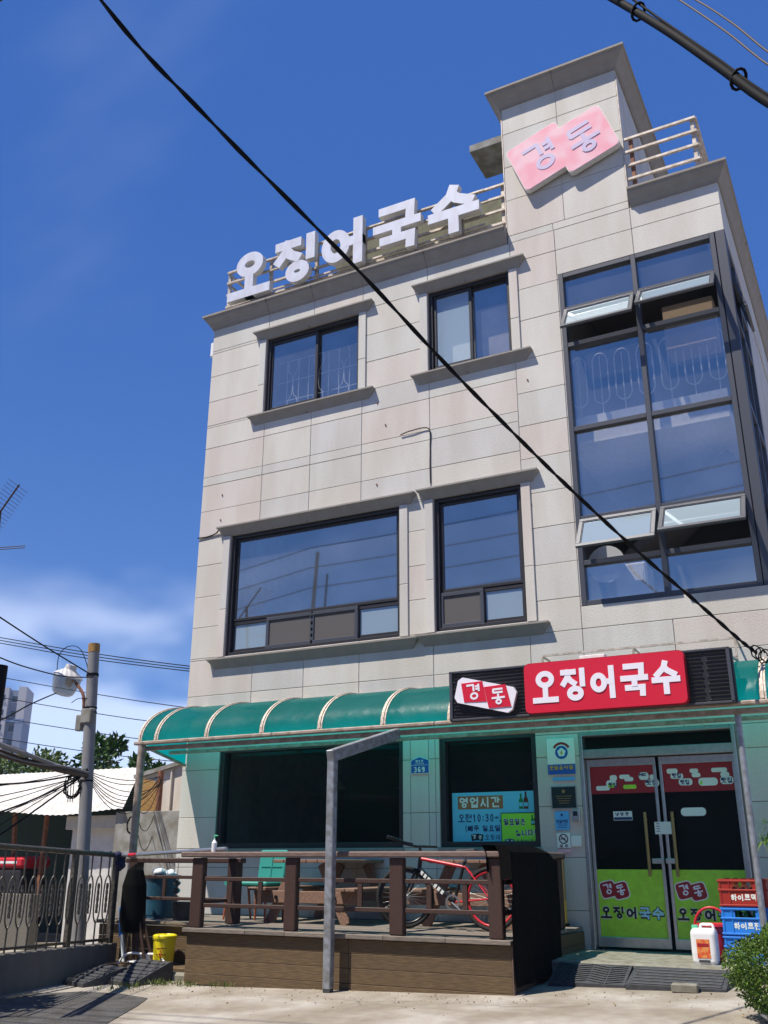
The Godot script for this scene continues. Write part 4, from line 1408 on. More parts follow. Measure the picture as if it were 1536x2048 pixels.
func furniture(F):
	picnic_table("weathered picnic table in the middle of the deck left of the steel post", Vector3(-6.62, F, 1.25))
	picnic_table("weathered picnic table behind the bicycle on the deck", Vector3(-4.62, F, 0.95))
	# teal chair with a four pointed star pressed into its back
	var t = thing("chair", "teal chair with a star pattern back and orange wooden legs", "chair", Vector3(-7.42, F, 1.1))
	var g = Geo.new()
	g.slab(-0.23, 0.23, 0.42, 0.48, -0.22, 0.22, 0.02)
	part("seat", g, M.chair_teal, t)
	g = Geo.new()
	var bs = Basis(Vector3.RIGHT, deg_to_rad(-10))
	g.box(Vector3(0.0, 0.65, -0.25), Vector3(0.42, 0.42, 0.04), bs, 0.015)
	for k in 4:
		var a = PI / 2 * k
		g.bar(Vector3(0, 0.65, -0.226), Vector3(cos(a) * 0.16, 0.65 + sin(a) * 0.16, -0.226 - sin(a) * 0.028), 0.012, 0.01)
	part("backrest", g, M.chair_teal, t)
	for x in [-0.2, 0.2]:
		for z in [-0.19, 0.19]:
			g = Geo.new()
			g.cyl(Vector3(x, 0.42, z), Vector3(x * 1.08, 0, z * 1.08), 0.022, 0.014, 10)
			part("leg", g, M.chair_wood, t)
	t = thing("stool", "low teal topped stool beside the star backed chair", "stool", Vector3(-7.95, F, 0.85))
	g = Geo.new()
	g.cyl(Vector3(0, 0.42, 0), Vector3(0, 0.47, 0), 0.19, 0.19, 18)
	part("seat", g, M.chair_teal, t)
	for k in 4:
		g = Geo.new()
		var d = Vector3(cos(k * PI / 2 + 0.78), 0, sin(k * PI / 2 + 0.78))
		g.cyl(d * 0.13 + Vector3.UP * 0.42, d * 0.18, 0.018, 0.014, 8)
		part("leg", g, M.chair_wood, t)
	bicycle(F)
	# left corner of the deck
	t = thing("rubbish_bin", "dark blue plastic bin with a crumpled white bag on the left end of the deck", "bin", Vector3(-9.0, F, 1.15))
	g = Geo.new()
	g.lathe([[0.001, 0.0], [0.19, 0.0], [0.23, 0.5], [0.25, 0.51], [0.25, 0.54], [0.22, 0.54], [0.2, 0.05], [0.001, 0.04]])
	part("bin_body", g, M.blue_bin, t)
	g = Geo.new()
	for i in 14:
		g.ball(Vector3(rng.randf_range(-0.13, 0.13), 0.53 + rng.randf_range(0, 0.05), rng.randf_range(-0.13, 0.13)), rng.randf_range(0.05, 0.1), 8, Vector3(1, 0.6, 1))
	part("bag", g, M.white_plastic, t)
	t = thing("twisted_ornament", "silver twisted ribbon ornament hanging at the left end of the deck", "ornament", Vector3(-8.62, 1.30, 1.3))
	g = Geo.new()
	for i in 30:
		var a0 = i * 0.42
		var a1 = (i + 1) * 0.42
		var y0 = -i * 0.0125
		var y1 = -(i + 1) * 0.0125
		var d0 = Vector3(cos(a0), 0, sin(a0)) * 0.05
		var d1 = Vector3(cos(a1), 0, sin(a1)) * 0.05
		g.flat(Vector3(0, y0, 0) - d0, Vector3(0, y0, 0) + d0, Vector3(0, y1, 0) + d1, Vector3(0, y1, 0) - d1, Vector3.BACK)
	part("ribbon", g, M.steel_satin, t)
	g = Geo.new()
	g.cyl(Vector3(0, 0, 0), Vector3(0, 0.25, 0), 0.004, 0.004, 5)
	part("string", g, M.cable, t)
	g = Geo.new()
	g.lathe([[0.001, 0.0], [0.12, 0.0], [0.15, 0.2], [0.16, 0.2], [0.16, 0.22], [0.14, 0.22], [0.11, 0.02], [0.001, 0.02]], at2(-8.45, F, 1.35))
	solid("flower_pot", g, M.rubber, "dark grey pot on the deck below the twisted ornament", "pot")
	# small things along the top rail
	t = thing("sanitiser_bottle", "clear pump bottle standing on the left end of the deck rail", "bottle", Vector3(-7.2, 1.60, 2.43))
	g = Geo.new()
	g.lathe([[0.001, 0.0], [0.03, 0.0], [0.032, 0.1], [0.012, 0.13], [0.012, 0.145], [0.001, 0.145]], Transform3D(), 12)
	part("bottle_body", g, M.white_plastic, t)
	g = Geo.new()
	g.cyl(Vector3(0, 0.145, 0), Vector3(0, 0.185, 0), 0.006, 0.006, 6)
	g.bar(Vector3(-0.005, 0.185, 0), Vector3(0.045, 0.18, 0), 0.012)
	part("pump", g, M.mint_plastic, t)
	t = thing("long_pole", "shiny bare pole with red tape lying along the left deck rail", "pole", Vector3.ZERO)
	g = Geo.new()
	g.cyl(Vector3(-9.2, 1.56, 1.85), Vector3(-7.0, 1.635, 2.46), 0.022, 0.022, 10)
	part("shaft", g, M.steel_satin, t)
	g = Geo.new()
	g.cyl(Vector3(-8.93, 1.569, 1.925), Vector3(-8.76, 1.575, 1.972), 0.0245, 0.0245, 10)
	part("tape", g, M.red_plastic, t)
	t = thing("yellow_bucket", "tall yellow plastic bucket with lid on the step by the deck", "bucket", Vector3(-8.24, 0.31, 1.93))
	g = Geo.new()
	g.lathe([[0.001, 0.0], [0.118, 0.0], [0.122, 0.012], [0.135, 0.285], [0.142, 0.287], [0.142, 0.296], [0.136, 0.3]], Transform3D(), 24)
	part("bucket_body", g, M.yellow_plastic, t)
	g = Geo.new()
	g.lathe([[0.137, 0.3], [0.147, 0.302], [0.148, 0.33], [0.14, 0.338], [0.12, 0.345], [0.11, 0.335], [0.001, 0.335]], Transform3D(), 24)
	part("lid", g, M.yellow_plastic, t)
	g = Geo.new()
	for i in 18:
		var a = deg_to_rad(40.0 + i * 3.0)
		for j in 2:
			var q = [a, a + 0.05]
			var y = [0.19, 0.12][j]
			g.flat(Vector3(cos(q[0]) * 0.1335, y, sin(q[0]) * 0.1335), Vector3(cos(q[1]) * 0.1335, y, sin(q[1]) * 0.1335), Vector3(cos(q[1]) * 0.1345, y + 0.01, sin(q[1]) * 0.1345), Vector3(cos(q[0]) * 0.1345, y + 0.01, sin(q[0]) * 0.1345), Vector3.BACK)
	g.ring(Vector2(0, 0), 0.032, 0.036, 0.012, 0.002, Transform3D(Basis(Vector3.UP, deg_to_rad(-20)), Vector3(-0.0 + 0.045, 0.13, 0.122)), 16)
	write(g, "이", Transform3D(Basis(Vector3.UP, deg_to_rad(-20)), Vector3(0.03, 0.11, 0.125)), [0.034, 0.04], 0.04, 0.007)
	part("print", g, M.label_red, t)

func bicycle(F):
	var t = thing("bicycle", "black and red mountain bicycle leaning behind the right end of the deck railing", "bicycle", Vector3(-4.67, F, 1.42))
	var R = 0.335
	var hubs = [Vector3(0.53, R, 0), Vector3(-0.53, R, 0)]
	for k in 2:
		var w = group_node("wheel", t)
		w.position = hubs[k]
		if k == 1: w.rotation.y = deg_to_rad(28)
		var g = Geo.new()
		var c = []
		for i in 41: c.append(Vector3(cos(TAU * i / 40.0), sin(TAU * i / 40.0), 0) * (R - 0.024))
		g.tube(c, 0.024, 8)
		part("tyre", g, M.tyre, w)
		g = Geo.new()
		c = []
		for i in 41: c.append(Vector3(cos(TAU * i / 40.0), sin(TAU * i / 40.0), 0) * (R - 0.056))
		g.tube(c, 0.016, 6)
		part("rim", g, M.red_plastic if k == 0 else M.bike_black, w)
		g = Geo.new()
		for i in 28:
			var a = TAU * i / 28.0
			g.cyl(Vector3(cos(a + 0.3) * 0.02, sin(a + 0.3) * 0.02, 0.03 if i % 2 else -0.03), Vector3(cos(a), sin(a), 0) * (R - 0.06), 0.0018, 0.0018, 4, false)
		g.cyl(Vector3(0, 0, -0.05), Vector3(0, 0, 0.05), 0.02, 0.02, 10)
		part("spoke", g, M.steel_satin, w)
	var bb = Vector3(0.08, 0.29, 0)
	var seat = Vector3(0.22, 0.72, 0)
	var head = Vector3(-0.33, 0.78, 0)
	var low = Vector3(-0.36, 0.64, 0)
	var g = Geo.new()
	g.cyl(bb, low, 0.03, 0.034, 12)
	g.cyl(bb, seat, 0.018, 0.018, 10)
	g.cyl(low + Vector3(0.006, -0.03, 0), head, 0.025, 0.025, 10)
	part("frame_tube", g, M.bike_black, t)
	g = Geo.new()
	g.cyl(head + Vector3(0.0, -0.03, 0), seat + Vector3(0, -0.06, 0), 0.021, 0.019, 10)
	for z in [-0.035, 0.035]:
		g.cyl(seat + Vector3(0, -0.05, 0), hubs[0] + Vector3(0, 0, z * 1.6), 0.010, 0.008, 8)
		g.cyl(bb, hubs[0] + Vector3(0, 0, z * 1.6), 0.011, 0.009, 8)
	part("frame_tube", g, M.red_plastic, t)
	g = Geo.new()
	for i in 7:
		var p = low.lerp(bb, 0.13 + i * 0.095)
		var d = (bb - low).normalized()
		g.bar(p + Vector3(0, 0, 0.033) - d * 0.017, p + Vector3(0, 0, 0.031) + d * 0.017, 0.006, 0.042, Vector3(d.y, -d.x, 0).abs())
	part("frame_stripe", g, M.paper_white, t)
	g = Geo.new()
	for z in [-0.05, 0.05]: g.cyl(Vector3(-0.38, 0.60, z), Vector3(-0.53, R, z), 0.017, 0.012, 10)
	g.bar(Vector3(-0.37, 0.61, -0.06), Vector3(-0.37, 0.61, 0.06), 0.03)
	part("fork", g, M.bike_black, t)
	g = Geo.new()
	g.tube(spline([Vector3(-0.58, 0.985, 0.27), Vector3(-0.50, 0.94, 0.16), Vector3(-0.40, 0.89, 0.04), Vector3(-0.33, 0.885, -0.08), Vector3(-0.25, 0.88, -0.28)], 5), 0.014, 8)
	g.cyl(head, Vector3(-0.34, 0.89, 0), 0.018, 0.018, 10)
	g.cyl(Vector3(-0.62, 0.99, 0.29), Vector3(-0.52, 0.95, 0.19), 0.02, 0.02, 10)
	g.bar(Vector3(-0.48, 0.92, 0.16), Vector3(-0.40, 0.90, 0.08), 0.05, 0.04)
	g.tube(spline([Vector3(-0.6, 0.93, 0.26), Vector3(-0.54, 0.91, 0.19), Vector3(-0.47, 0.915, 0.14)], 4), 0.007, 6)
	part("handlebar", g, M.bike_black, t)
	g = Geo.new()
	g.cyl(seat, seat + Vector3(0.02, 0.1, 0), 0.014, 0.014, 8)
	g.cyl(bb + Vector3(0, 0, 0.07), bb + Vector3(0.13, -0.1, 0.07), 0.011, 0.009, 8)
	g.cyl(bb + Vector3(0, 0, -0.07), bb + Vector3(-0.13, 0.1, -0.07), 0.011, 0.009, 8)
	g.ring(Vector2(0, 0), 0.075, 0.075, 0.02, 0.004, Transform3D(Basis(), bb + Vector3(0, 0, 0.05)), 24)
	g.ring(Vector2(0, 0), 0.035, 0.035, 0.03, 0.01, Transform3D(Basis(), hubs[0] + Vector3(0, 0, 0.035)), 18)
	part("crank", g, M.steel_satin, t)
	g = Geo.new()
	for x in [[0.15, -0.1, 0.11], [-0.13, 0.1, -0.11]]: g.box(bb + Vector3(x[0], x[1], x[2]), Vector3(0.09, 0.02, 0.08), Basis(), 0.005)
	part("pedal", g, M.rubber, t)
	g = Geo.new()
	g.box(seat + Vector3(0.03, 0.11, 0), Vector3(0.26, 0.05, 0.13), Basis(Vector3.BACK, 0.03), 0.022)
	part("saddle", g, M.bike_black, t)

# ------------------------------------------------------------ left of the restaurant
func left_side():
	# fence on a low wall
	var g = Geo.new()
	var A = Vector3(-9.1, 0, 1.85)
	g.slab(-9.28, -9.1, -0.3, 0.52, 1.8, 7.4, 0.01)
	solid("fence_wall", g, M.concrete_wall, "low stained concrete wall under the metal fence on the left", "wall")
	var t = thing("metal_fence", "dark metal fence with looped pickets on the left concrete wall", "fence", Vector3(-9.19, 0.52, 0))
	for q in [[1.83, 4.6], [4.605, 7.4]]:
		g = Geo.new()
		g.cyl(Vector3(0, 1.05 + (q[0] - 1.9) * 0.045, q[0]), Vector3(0, 1.05 + (q[1] - 1.9) * 0.045, q[1]), 0.032, 0.032, 12)
		part("top_rail", g, M.fence_paint, t)
	g = Geo.new()
	g.slab(-0.015, 0.015, 0.03, 0.06, 1.85, 7.4)
	part("bottom_rail", g, M.fence_paint, t)
	for z in [1.86, 2.6, 4.55, 6.5]:
		g = Geo.new()
		g.slab(-0.035, 0.035, 0.0, 1.03 + (z - 1.9) * 0.045, z - 0.035, z + 0.035, 0.006)
		part("post", g, M.fence_paint, t)
	g = Geo.new()
	g.cyl(Vector3(0, 0.0, 0), Vector3(0, 0.26, 0), 0.011, 0.011, 7)
	g.cyl(Vector3(0, 0.80, 0), Vector3(0, 1.10, 0), 0.011, 0.011, 7)
	for s in [-1, 1]: g.tube(spline([Vector3(0, 0.25, 0), Vector3(0, 0.28, s * 0.025), Vector3(0, 0.36, s * 0.05), Vector3(0, 0.53, s * 0.055), Vector3(0, 0.70, s * 0.05), Vector3(0, 0.78, s * 0.025), Vector3(0, 0.81, 0)], 3), 0.010, 6)
	for i in 16:
		var b = Basis(Vector3.UP, i * 0.45)
		g.box(Vector3(0, 0.37 + i * 0.022, 0), Vector3(0.026, 0.022, 0.026), b)
	var pick = g.mesh()
	var z = 1.99
	while z < 7.3:
		var o = part("picket", pick, M.fence_paint, t)
		o.position.z = z
		z += 0.156
	# service pole with its lamp
	t = thing("utility_pole", "grey utility pole with junction boxes behind the left fence", "pole", Vector3(-9.53, 0.1, 2.02))
	var top = Vector3(-0.31, 4.29, 0)
	g = Geo.new()
	g.cyl(Vector3.ZERO, top, 0.092, 0.078, 20)
	part("shaft", g, M.pole_concrete, t)
	g = Geo.new()
	g.cyl(top * 0.975, top * 1.004, 0.082, 0.082, 20)
	part("cap", g, M.ochre, t)
	for k in [0.35, 0.56, 0.775, 0.79, 0.895, 0.9]:
		g = Geo.new()
		g.cyl(top * k, top * (k + 0.004), 0.098 - 0.014 * k, 0.098 - 0.014 * k, 18)
		part("strap", g, M.cable if k > 0.5 else M.rust_paint, t)
	g = Geo.new()
	g.box(top * 0.765 + Vector3(0.0, 0, 0.06), Vector3(0.19, 0.20, 0.08), Basis(), 0.012)
	part("junction_box", g, M.wall_grey, t)
	g = Geo.new()
	g.box(top * 0.745 + Vector3(-0.16, 0, 0.03), Vector3(0.09, 0.22, 0.1), Basis(Vector3.UP, 0.3), 0.012)
	part("junction_box", g, M.wall_grey, t)
	g = Geo.new()
	g.tube(spline([top * 0.79 + Vector3(-0.08, 0, 0.05), top * 0.83 + Vector3(-0.10, 0.02, 0.06), top * 0.865 + Vector3(-0.2, 0, 0.06), top * 0.895 + Vector3(-0.33, 0, 0.06)], 5), 0.022, 8)
	part("lamp_arm", g, M.rust_paint, t)
	var lp = thing("street_lamp", "bell shaped street lamp with clouded glass bowl on the left pole", "lamp", Vector3(-10.2, 4.02, 2.08))
	lp.scale = Vector3.ONE * 0.88
	var xf = Transform3D(Basis(Vector3.BACK, deg_to_rad(-17)), Vector3.ZERO)
	g = Geo.new()
	g.lathe([[0.001, 0.13], [0.085, 0.125], [0.095, 0.05], [0.12, 0.03], [0.20, -0.02], [0.235, -0.05], [0.24, -0.075], [0.22, -0.075]], xf, 26)
	part("lamp_cap", g, M.letter_side, lp)
	g = Geo.new()
	g.lathe([[0.225, -0.075], [0.225, -0.12], [0.19, -0.27], [0.165, -0.34], [0.12, -0.375], [0.001, -0.39]], xf, 26)
	var bowl = glass_mat("lamp_bowl", [0.26, 0.25, 0.21], 0.55, 0.22)
	part("lamp_bowl", g, bowl, lp)
	g = Geo.new()
	g.ball(Vector3(0.02, -0.14, 0), 0.07, 12, Vector3(1, 1.5, 1))
	part("bulb", g, M.white_plastic, lp)
	# grey wall and the beige house behind
	g = Geo.new()
	g.slab(-11.55, -10.2, -0.4, 2.26, -0.82, -0.62, 0.01)
	solid("yard_wall", g, M.wall_grey, "rough grey wall between the white shed and the restaurant", "wall")
	var h = thing("beige_house", "flat roofed beige house behind the grey wall at the left", "house")
	g = Geo.new()
	g.extrude(PackedVector2Array([Vector2(-12.35, -0.4), Vector2(-10.0, -0.4), Vector2(-10.0, 3.40), Vector2(-12.35, 2.93)]), 0.2, at2(0, 0, -2.2))
	g.slab(-12.35, -12.15, -0.4, 2.9, -8, -2.2)
	part("wall", g, M.wall_beige, h)
	g = Geo.new()
	g.bar(Vector3(-12.4, 2.95, -1.99), Vector3(-9.95, 3.44, -1.99), 0.14, 0.07)
	part("coping", g, M.wall_grey, h)
	g = Geo.new()
	g.cyl(Vector3(-11.55, 0, -1.97), Vector3(-11.55, 3.05, -1.97), 0.022, 0.022, 8)
	part("downpipe", g, M.wall_beige, h)
	g = Geo.new()
	g.cyl(Vector3(-11.15, 0, -1.2), Vector3(-11.15, 2.95, -1.2), 0.05, 0.05, 10)
	solid("short_pole", g, M.rust_paint, "short rusty pole carrying cables before the beige house", "pole")
	g = Geo.new()
	g.extrude(PackedVector2Array([Vector2(-11.65, 2.15), Vector2(-11.2, 2.15), Vector2(-11.3, 2.78), Vector2(-11.6, 2.85)]), 0.03, at2(0, 0, -1.3))
	solid("ochre_board", g, M.ochre, "ochre board propped at the right end of the white roof", "board")
	shed()
	apartment_tower()
	# antenna pole at the left edge
	t = thing("antenna_mast", "dark mast with a slanting television antenna at the left edge", "antenna", Vector3(-10.56, 0.0, 3.0))
	g = Geo.new()
	g.cyl(Vector3(0.0, 0, 0), Vector3(0.0, 3.99, 0), 0.12, 0.11, 16)
	part("mast", g, M.cable, t)
	g = Geo.new()
	g.cyl(Vector3(-0.3, 3.9, 0), Vector3(-0.46, 6.32, 0), 0.03, 0.025, 8)
	part("mast", g, M.cable_brown, t)
	g = Geo.new()
	g.cyl(Vector3(-0.66, 6.05, 0.0), Vector3(-0.13, 6.67, 0.0), 0.014, 0.014, 6)
	for i in 13:
		var p = Vector3(-0.6, 6.12, 0).lerp(Vector3(-0.15, 6.65, 0), i / 12.0)
		g.cyl(p + Vector3(-0.14, 0.02, -0.3), p + Vector3(0.14, -0.02, 0.3), 0.004, 0.004, 4)
	for y in [5.66, 5.69]: g.cyl(Vector3(-0.42, y + 0.05, 0), Vector3(0.22, y - 0.03, 0.05), 0.007, 0.007, 5)
	part("antenna", g, M.cable_brown, t)
	# odds and ends by the fence
	g = Geo.new()
	t = thing("red_chest", "red lidded chest with a white stripe seen through the left fence", "chest", Vector3(-14.35, 0, -1.15))
	g.slab(-0.55, 0.55, 0.1, 1.36, -0.3, 0.3, 0.03)
	part("chest_body", g, M.aluminium_dark, t)
	g = Geo.new()
	g.slab(-0.6, 0.6, 1.37, 1.57, -0.33, 0.33, 0.05)
	part("lid", g, M.red_plastic, t)
	g = Geo.new()
	g.slab(-0.3, 0.45, 1.45, 1.49, 0.331, 0.335)
	part("stripe", g, M.white_plastic, t)
	g = Geo.new()
	g.slab(-15.6, -12.85, -0.2, 0.98, -0.45, -0.25, 0.01)
	solid("block_wall", g, M.concrete_wall, "low grey block wall behind the fence pickets", "wall")

func glass_mat(key, col, alpha, rough):
	glass(key, col, alpha, 0.0, rough)
	return M[key]

func shed():
	var t = thing("white_shed", "low white shed with a wavy corrugated metal roof behind the fence", "shed")
	# corrugated sheets, each a strip with ripples
	var n = 0
	for s in 8:
		var g = Geo.new()
		var x0 = -16.6 + s * 0.66
		for i in 22:
			var P = func(k, v):
				var x = x0 + 0.66 * k / 22.0
				var fr = (x + 16.6) / 5.28
				var y = lerpf(2.27 + 0.04 * sin(x * 2.1), 3.24, v) + 0.006 * sin(k * TAU / 4.4)
				return Vector3(lerpf(x, x - 2.1 + fr * 0.25, v), y, lerpf(-0.52, -3.0, v))
			for j in 4: g.flat(P.call(i, j / 4.0), P.call(i + 1, j / 4.0), P.call(i + 1, (j + 1) / 4.0), P.call(i, (j + 1) / 4.0), Vector3.UP)
		part("roof_sheet", g, M.roof_white, t)
	var g = Geo.new()
	g.slab(-12.75, -11.5, -0.4, 2.12, -1.05, -0.9)
	part("wall", g, M.wall_white, t)
	g = Geo.new()
	g.slab(-12.75, -11.3, 2.0, 2.22, -0.92, -0.72, 0.01)
	part("fascia", g, M.plaster, t)
	g = Geo.new()
	g.slab(-18.5, -12.76, -0.4, 2.9, -3.2, -3.0)
	g.slab(-12.9, -12.76, -0.4, 2.1, -3.0, -1.06)
	part("inside_wall", g, M.shed_dark, t)
	g = Geo.new()
	g.bar(Vector3(-14.0, 0, -1.0), Vector3(-14.3, 2.3, -1.0), 0.06)
	g.bar(Vector3(-13.5, 0, -1.0), Vector3(-13.5, 2.3, -1.0), 0.06)
	part("brace", g, M.rust_paint, t)

func apartment_tower():
	var t = thing("apartment_tower", "distant grey and blue apartment tower at the left edge", "apartment block", Vector3(-149.9, 0, -121.0))
	t.rotation.y = deg_to_rad(38)
	var g = Geo.new()
	g.slab(-6.0, -1.5, -20, 33.3, -8, 0.6)
	part("wall", g, M.tower_light, t)
	g = Geo.new()
	g.slab(-1.5, 0.2, -20, 33.0, -8, -0.9)
	part("wall", g, M.tower_grey, t)
	g = Geo.new()
	g.slab(0.2, 1.7, 27.0, 33.6, -8, 0.3)
	part("wall", g, M.tower_light, t)
	g = Geo.new()
	g.slab(0.2, 1.7, -20, 26.98, -8, 0.3)
	part("wall", g, M.tower_grey, t)
	for y in [17.0, 27.0]: box_part("band", t, M.tower_blue, -1.5, 1.72, y - 0.3, y + 0.3, -0.9, 0.34)
	var wm = Geo.new()
	wm.slab(-0.5, 0.5, -0.55, 0.55, 0.0, 0.08)
	wm = wm.mesh()
	for k in 9:
		for x in [-4.6, -2.6, -0.5]:
			var o = part("window", wm, M.tower_glass, t)
			o.position = Vector3(x, 31.3 - k * 2.85, 0.56 if x < -1.5 else -0.94)
		for x in [-4.6, -2.6, -0.5]:
			box_part("window_sill", t, M.tower_light, x - 0.6, x + 0.6, 30.55 - k * 2.85, 30.68 - k * 2.85, 0.5 if x < -1.5 else -0.95, 0.75 if x < -1.5 else -0.7)

# ------------------------------------------------------------ signs
func signs():
	# white letters on the roof edge
	var t = thing("rooftop_letters", "five large white channel letters standing on the roof edge", "sign")
	var xs = [-9.34, -8.33, -7.36, -6.35, -5.33]
	var ws = [0.92, 0.90, 0.90, 0.89, 0.90]
	for i in 5:
		var g = Geo.new()
		write(g, "오징어국수"[i], at2(xs[i], 10.97, 0.07), [ws[i], 0.93], 1.0, 0.185 if i != 3 else 0.165, 0.105, false, 0.002)
		var o = part("letter", g, M.letter_side, t)
		g = Geo.new()
		write(g, "오징어국수"[i], at2(xs[i], 10.97, 0.1785), [ws[i], 0.93], 1.0, 0.18 if i != 3 else 0.16, 0.006, false, 0.001)
		part("face", g, M.letter_face, o)
	for q in [[11.08], [11.75]]:
		box_part("mounting_rail", t, M.rail_paint, -9.3, -4.4, q[0] - 0.015, q[0] + 0.015, 0.0, 0.03)
	# faded badge on the tower
	t = thing("tower_badge", "two faded pink overlapping tiles with letters high on the tower", "sign")
	var c = [Vector2(-3.39, 11.94), Vector2(-2.69, 12.0)]
	for i in 2:
		var xf = tilted(c[i].x, c[i].y, 0.04, 19.5 - i * 1.0)
		var g = Geo.new()
		g.extrude(round_rect(0.90, 0.93, 0.08) if i == 0 else round_rect(0.86, 0.92, 0.08), 0.09 + i * 0.004, xf)
		var o = part("tile", g, M.letter_side, t)
		g = Geo.new()
		g.extrude(round_rect(0.88, 0.91, 0.08) if i == 0 else round_rect(0.84, 0.90, 0.08), 0.095 + i * 0.004, xf, 0.088)
		part("face", g, M.faded_acrylic, o)
		g = Geo.new()
		write(g, "경동"[i], xf * at2(-0.26, -0.29, 0.095 + i * 0.004), [0.54, 0.58], 0.6, 0.068, 0.006, true, 0.001)
		part("lettering", g, M.lilac, o)
	# fascia sign over the entrance
	t = thing("fascia_sign", "black fascia sign with a red name panel above the entrance", "sign")
	var g = Geo.new()
	g.slab(-4.69, -1.34, 3.10, 3.70, 1.12, 1.2, 0.01)
	part("back_panel", g, M.sign_black, t)
	g = Geo.new()
	for x in [-4.66, -1.38]: g.slab(x - 0.02, x + 0.02, 3.105, 3.695, 1.2, 1.225, 0.004)
	g.slab(-4.68, -1.36, 3.68, 3.705, 1.2, 1.225, 0.004)
	g.slab(-4.68, -1.36, 3.10, 3.125, 1.2, 1.225, 0.004)
	part("edge_frame", g, M.aluminium_grey, t)
	g = Geo.new()
	for j in 13:
		var y = 3.145 + j * 0.042
		for i in 110:
			var x = -4.62 + i * 0.0295 + (0.0147 if j % 2 else 0.0)
			if x > -3.62 and x < -1.88: continue
			if x > -1.40: continue
			if x > -1.66 and x < -1.62: continue
			g.box(Vector3(x, y, 1.206), Vector3(0.024, 0.014, 0.016), Basis(Vector3.RIGHT, 0.5))
	part("louvre_relief", g, M.sign_black, t)
	g = Geo.new()
	g.extrude(round_rect(1.84, 0.575, 0.06), 0.10, at2(-2.755, 3.405, 1.21))
	var o = part("name_panel", g, M.sign_red, t)
	g = Geo.new()
	g.extrude(round_rect(1.86, 0.595, 0.07), 0.085, at2(-2.755, 3.405, 1.208))
	part("panel_rim", g, M.label_red, o)
	g = Geo.new()
	write(g, "오징어국수", at2(-3.58, 3.225, 1.311), [0.31, 0.37], 0.345, 0.064, 0.004, false, 0.0008)
	part("lettering", g, M.sign_white, o)
	g = Geo.new()
	var xf = at2(0, 0, 1.215)
	var outline = Geometry2D.offset_polygon(PackedVector2Array([Vector2(-4.495, 3.565), Vector2(-4.545, 3.36), Vector2(-3.905, 3.2), Vector2(-3.845, 3.40)]), 0.05, Geometry2D.JOIN_ROUND)[0]
	g.extrude(outline, 0.05, xf)
	o = part("badge_panel", g, M.sign_white, t)
	for i in 2:
		g = Geo.new()
		var q = [[Vector2(-4.5, 3.538), Vector2(-4.466, 3.309), Vector2(-4.174, 3.30), Vector2(-4.225, 3.549)], [Vector2(-4.205, 3.474), Vector2(-4.15, 3.219), Vector2(-3.866, 3.222), Vector2(-3.929, 3.488)]][i]
		g.extrude(PackedVector2Array(q), 0.056 + 0.003 * i, xf, 0.049)
		part("badge_tile", g, M.sign_red, o)
		g = Geo.new()
		write(g, "경동"[i], xf * tilted([-4.43, -4.115][i], [3.325, 3.25][i], 0.056 + 0.003 * i, [4.0, 2.0][i]), [0.19, 0.195], 0.2, 0.024, 0.003, true, 0.0008)
		part("badge_lettering", g, M.sign_white, o)
	g = Geo.new()
	g.slab(-3.02, -2.72, 3.705, 3.75, 1.15, 1.24, 0.006)
	part("light_box", g, M.white_paint, t)
	g = Geo.new()
	for y in [3.99, 3.76]: g.slab(-3.78, -1.39, y - 0.012, y + 0.012, 0.28, 0.304)
	for x in [-3.77, -2.6, -1.40]:
		g.slab(x - 0.012, x + 0.012, 3.70, 3.978, 0.28, 0.304)
		g.bar(Vector3(x, 3.72, 0.31), Vector3(x, 3.64, 1.11), 0.025)
		g.bar(Vector3(x, 3.98, 0.0), Vector3(x, 3.98, 0.279), 0.02)
	part("support_frame", g, M.rail_paint, t)
	# posters in the narrow window
	t = thing("hours_poster", "light blue opening hours poster in the shop window behind the green one", "poster")
	g = Geo.new()
	var z = -0.11
	g.slab(-5.25, -4.10, 1.72, 2.355, z - 0.008, z)
	part("sheet", g, M.poster_blue, t)
	g = Geo.new()
	g.slab(-5.17, -4.535, 2.145, 2.31, z, z + 0.002)
	part("heading_box", g, M.poster_brown, t)
	g = Geo.new()
	write(g, "영업시간", at2(-5.145, 2.162, z + 0.002), [0.125, 0.132], 0.148, 0.021)
	part("lettering", g, M.paper_white, t)
	g = Geo.new()
	write(g, "오전10:30~오후9:00", at2(-5.17, 1.985, z + 0.001), [0.094, 0.098], 0.102, 0.0135)
	write(g, "(매주 일요일은 쉽니다)", at2(-5.075, 1.868, z + 0.001), [0.074, 0.074], 0.085, 0.0105)
	write(g, "오징어국수", at2(-4.80, 1.765, z + 0.001), [0.06, 0.062], 0.075, 0.007)
	part("lettering", g, M.ink_navy, t)
	g = Geo.new()
	for i in 2: g.extrude(round_rect(0.09, 0.08, 0.01), 0.0012 + 0.0004 * i, tilted(-4.945 + i * 0.075, 1.795, z, 8 - 18 * i))
	part("badge", g, M.ink, t)
	g = Geo.new()
	for i in 2: write(g, "경동"[i], tilted(-4.97 + i * 0.075, 1.772, z + 0.0017, 8 - 18 * i), [0.05, 0.05], 0.1, 0.008)
	part("badge_lettering", g, M.paper_white, t)
	bottles(t, -4.29, 2.135, z, 0.19)
	t = thing("closed_day_poster", "bright green Sunday closing notice overlapping the blue poster", "poster")
	z = -0.085
	g = Geo.new()
	g.slab(-4.565, -4.045, 1.675, 2.09, z - 0.008, z)
	part("backing", g, M.ink, t)
	g = Geo.new()
	g.slab(-4.555, -4.055, 1.685, 2.08, z, z + 0.002)
	part("sheet", g, M.poster_green, t)
	z += 0.002
	var edge = Geo.new()
	write(edge, "일요일은", at2(-4.528, 1.934, z), [0.074, 0.086], 0.075, 0.022, 0.0005, true)
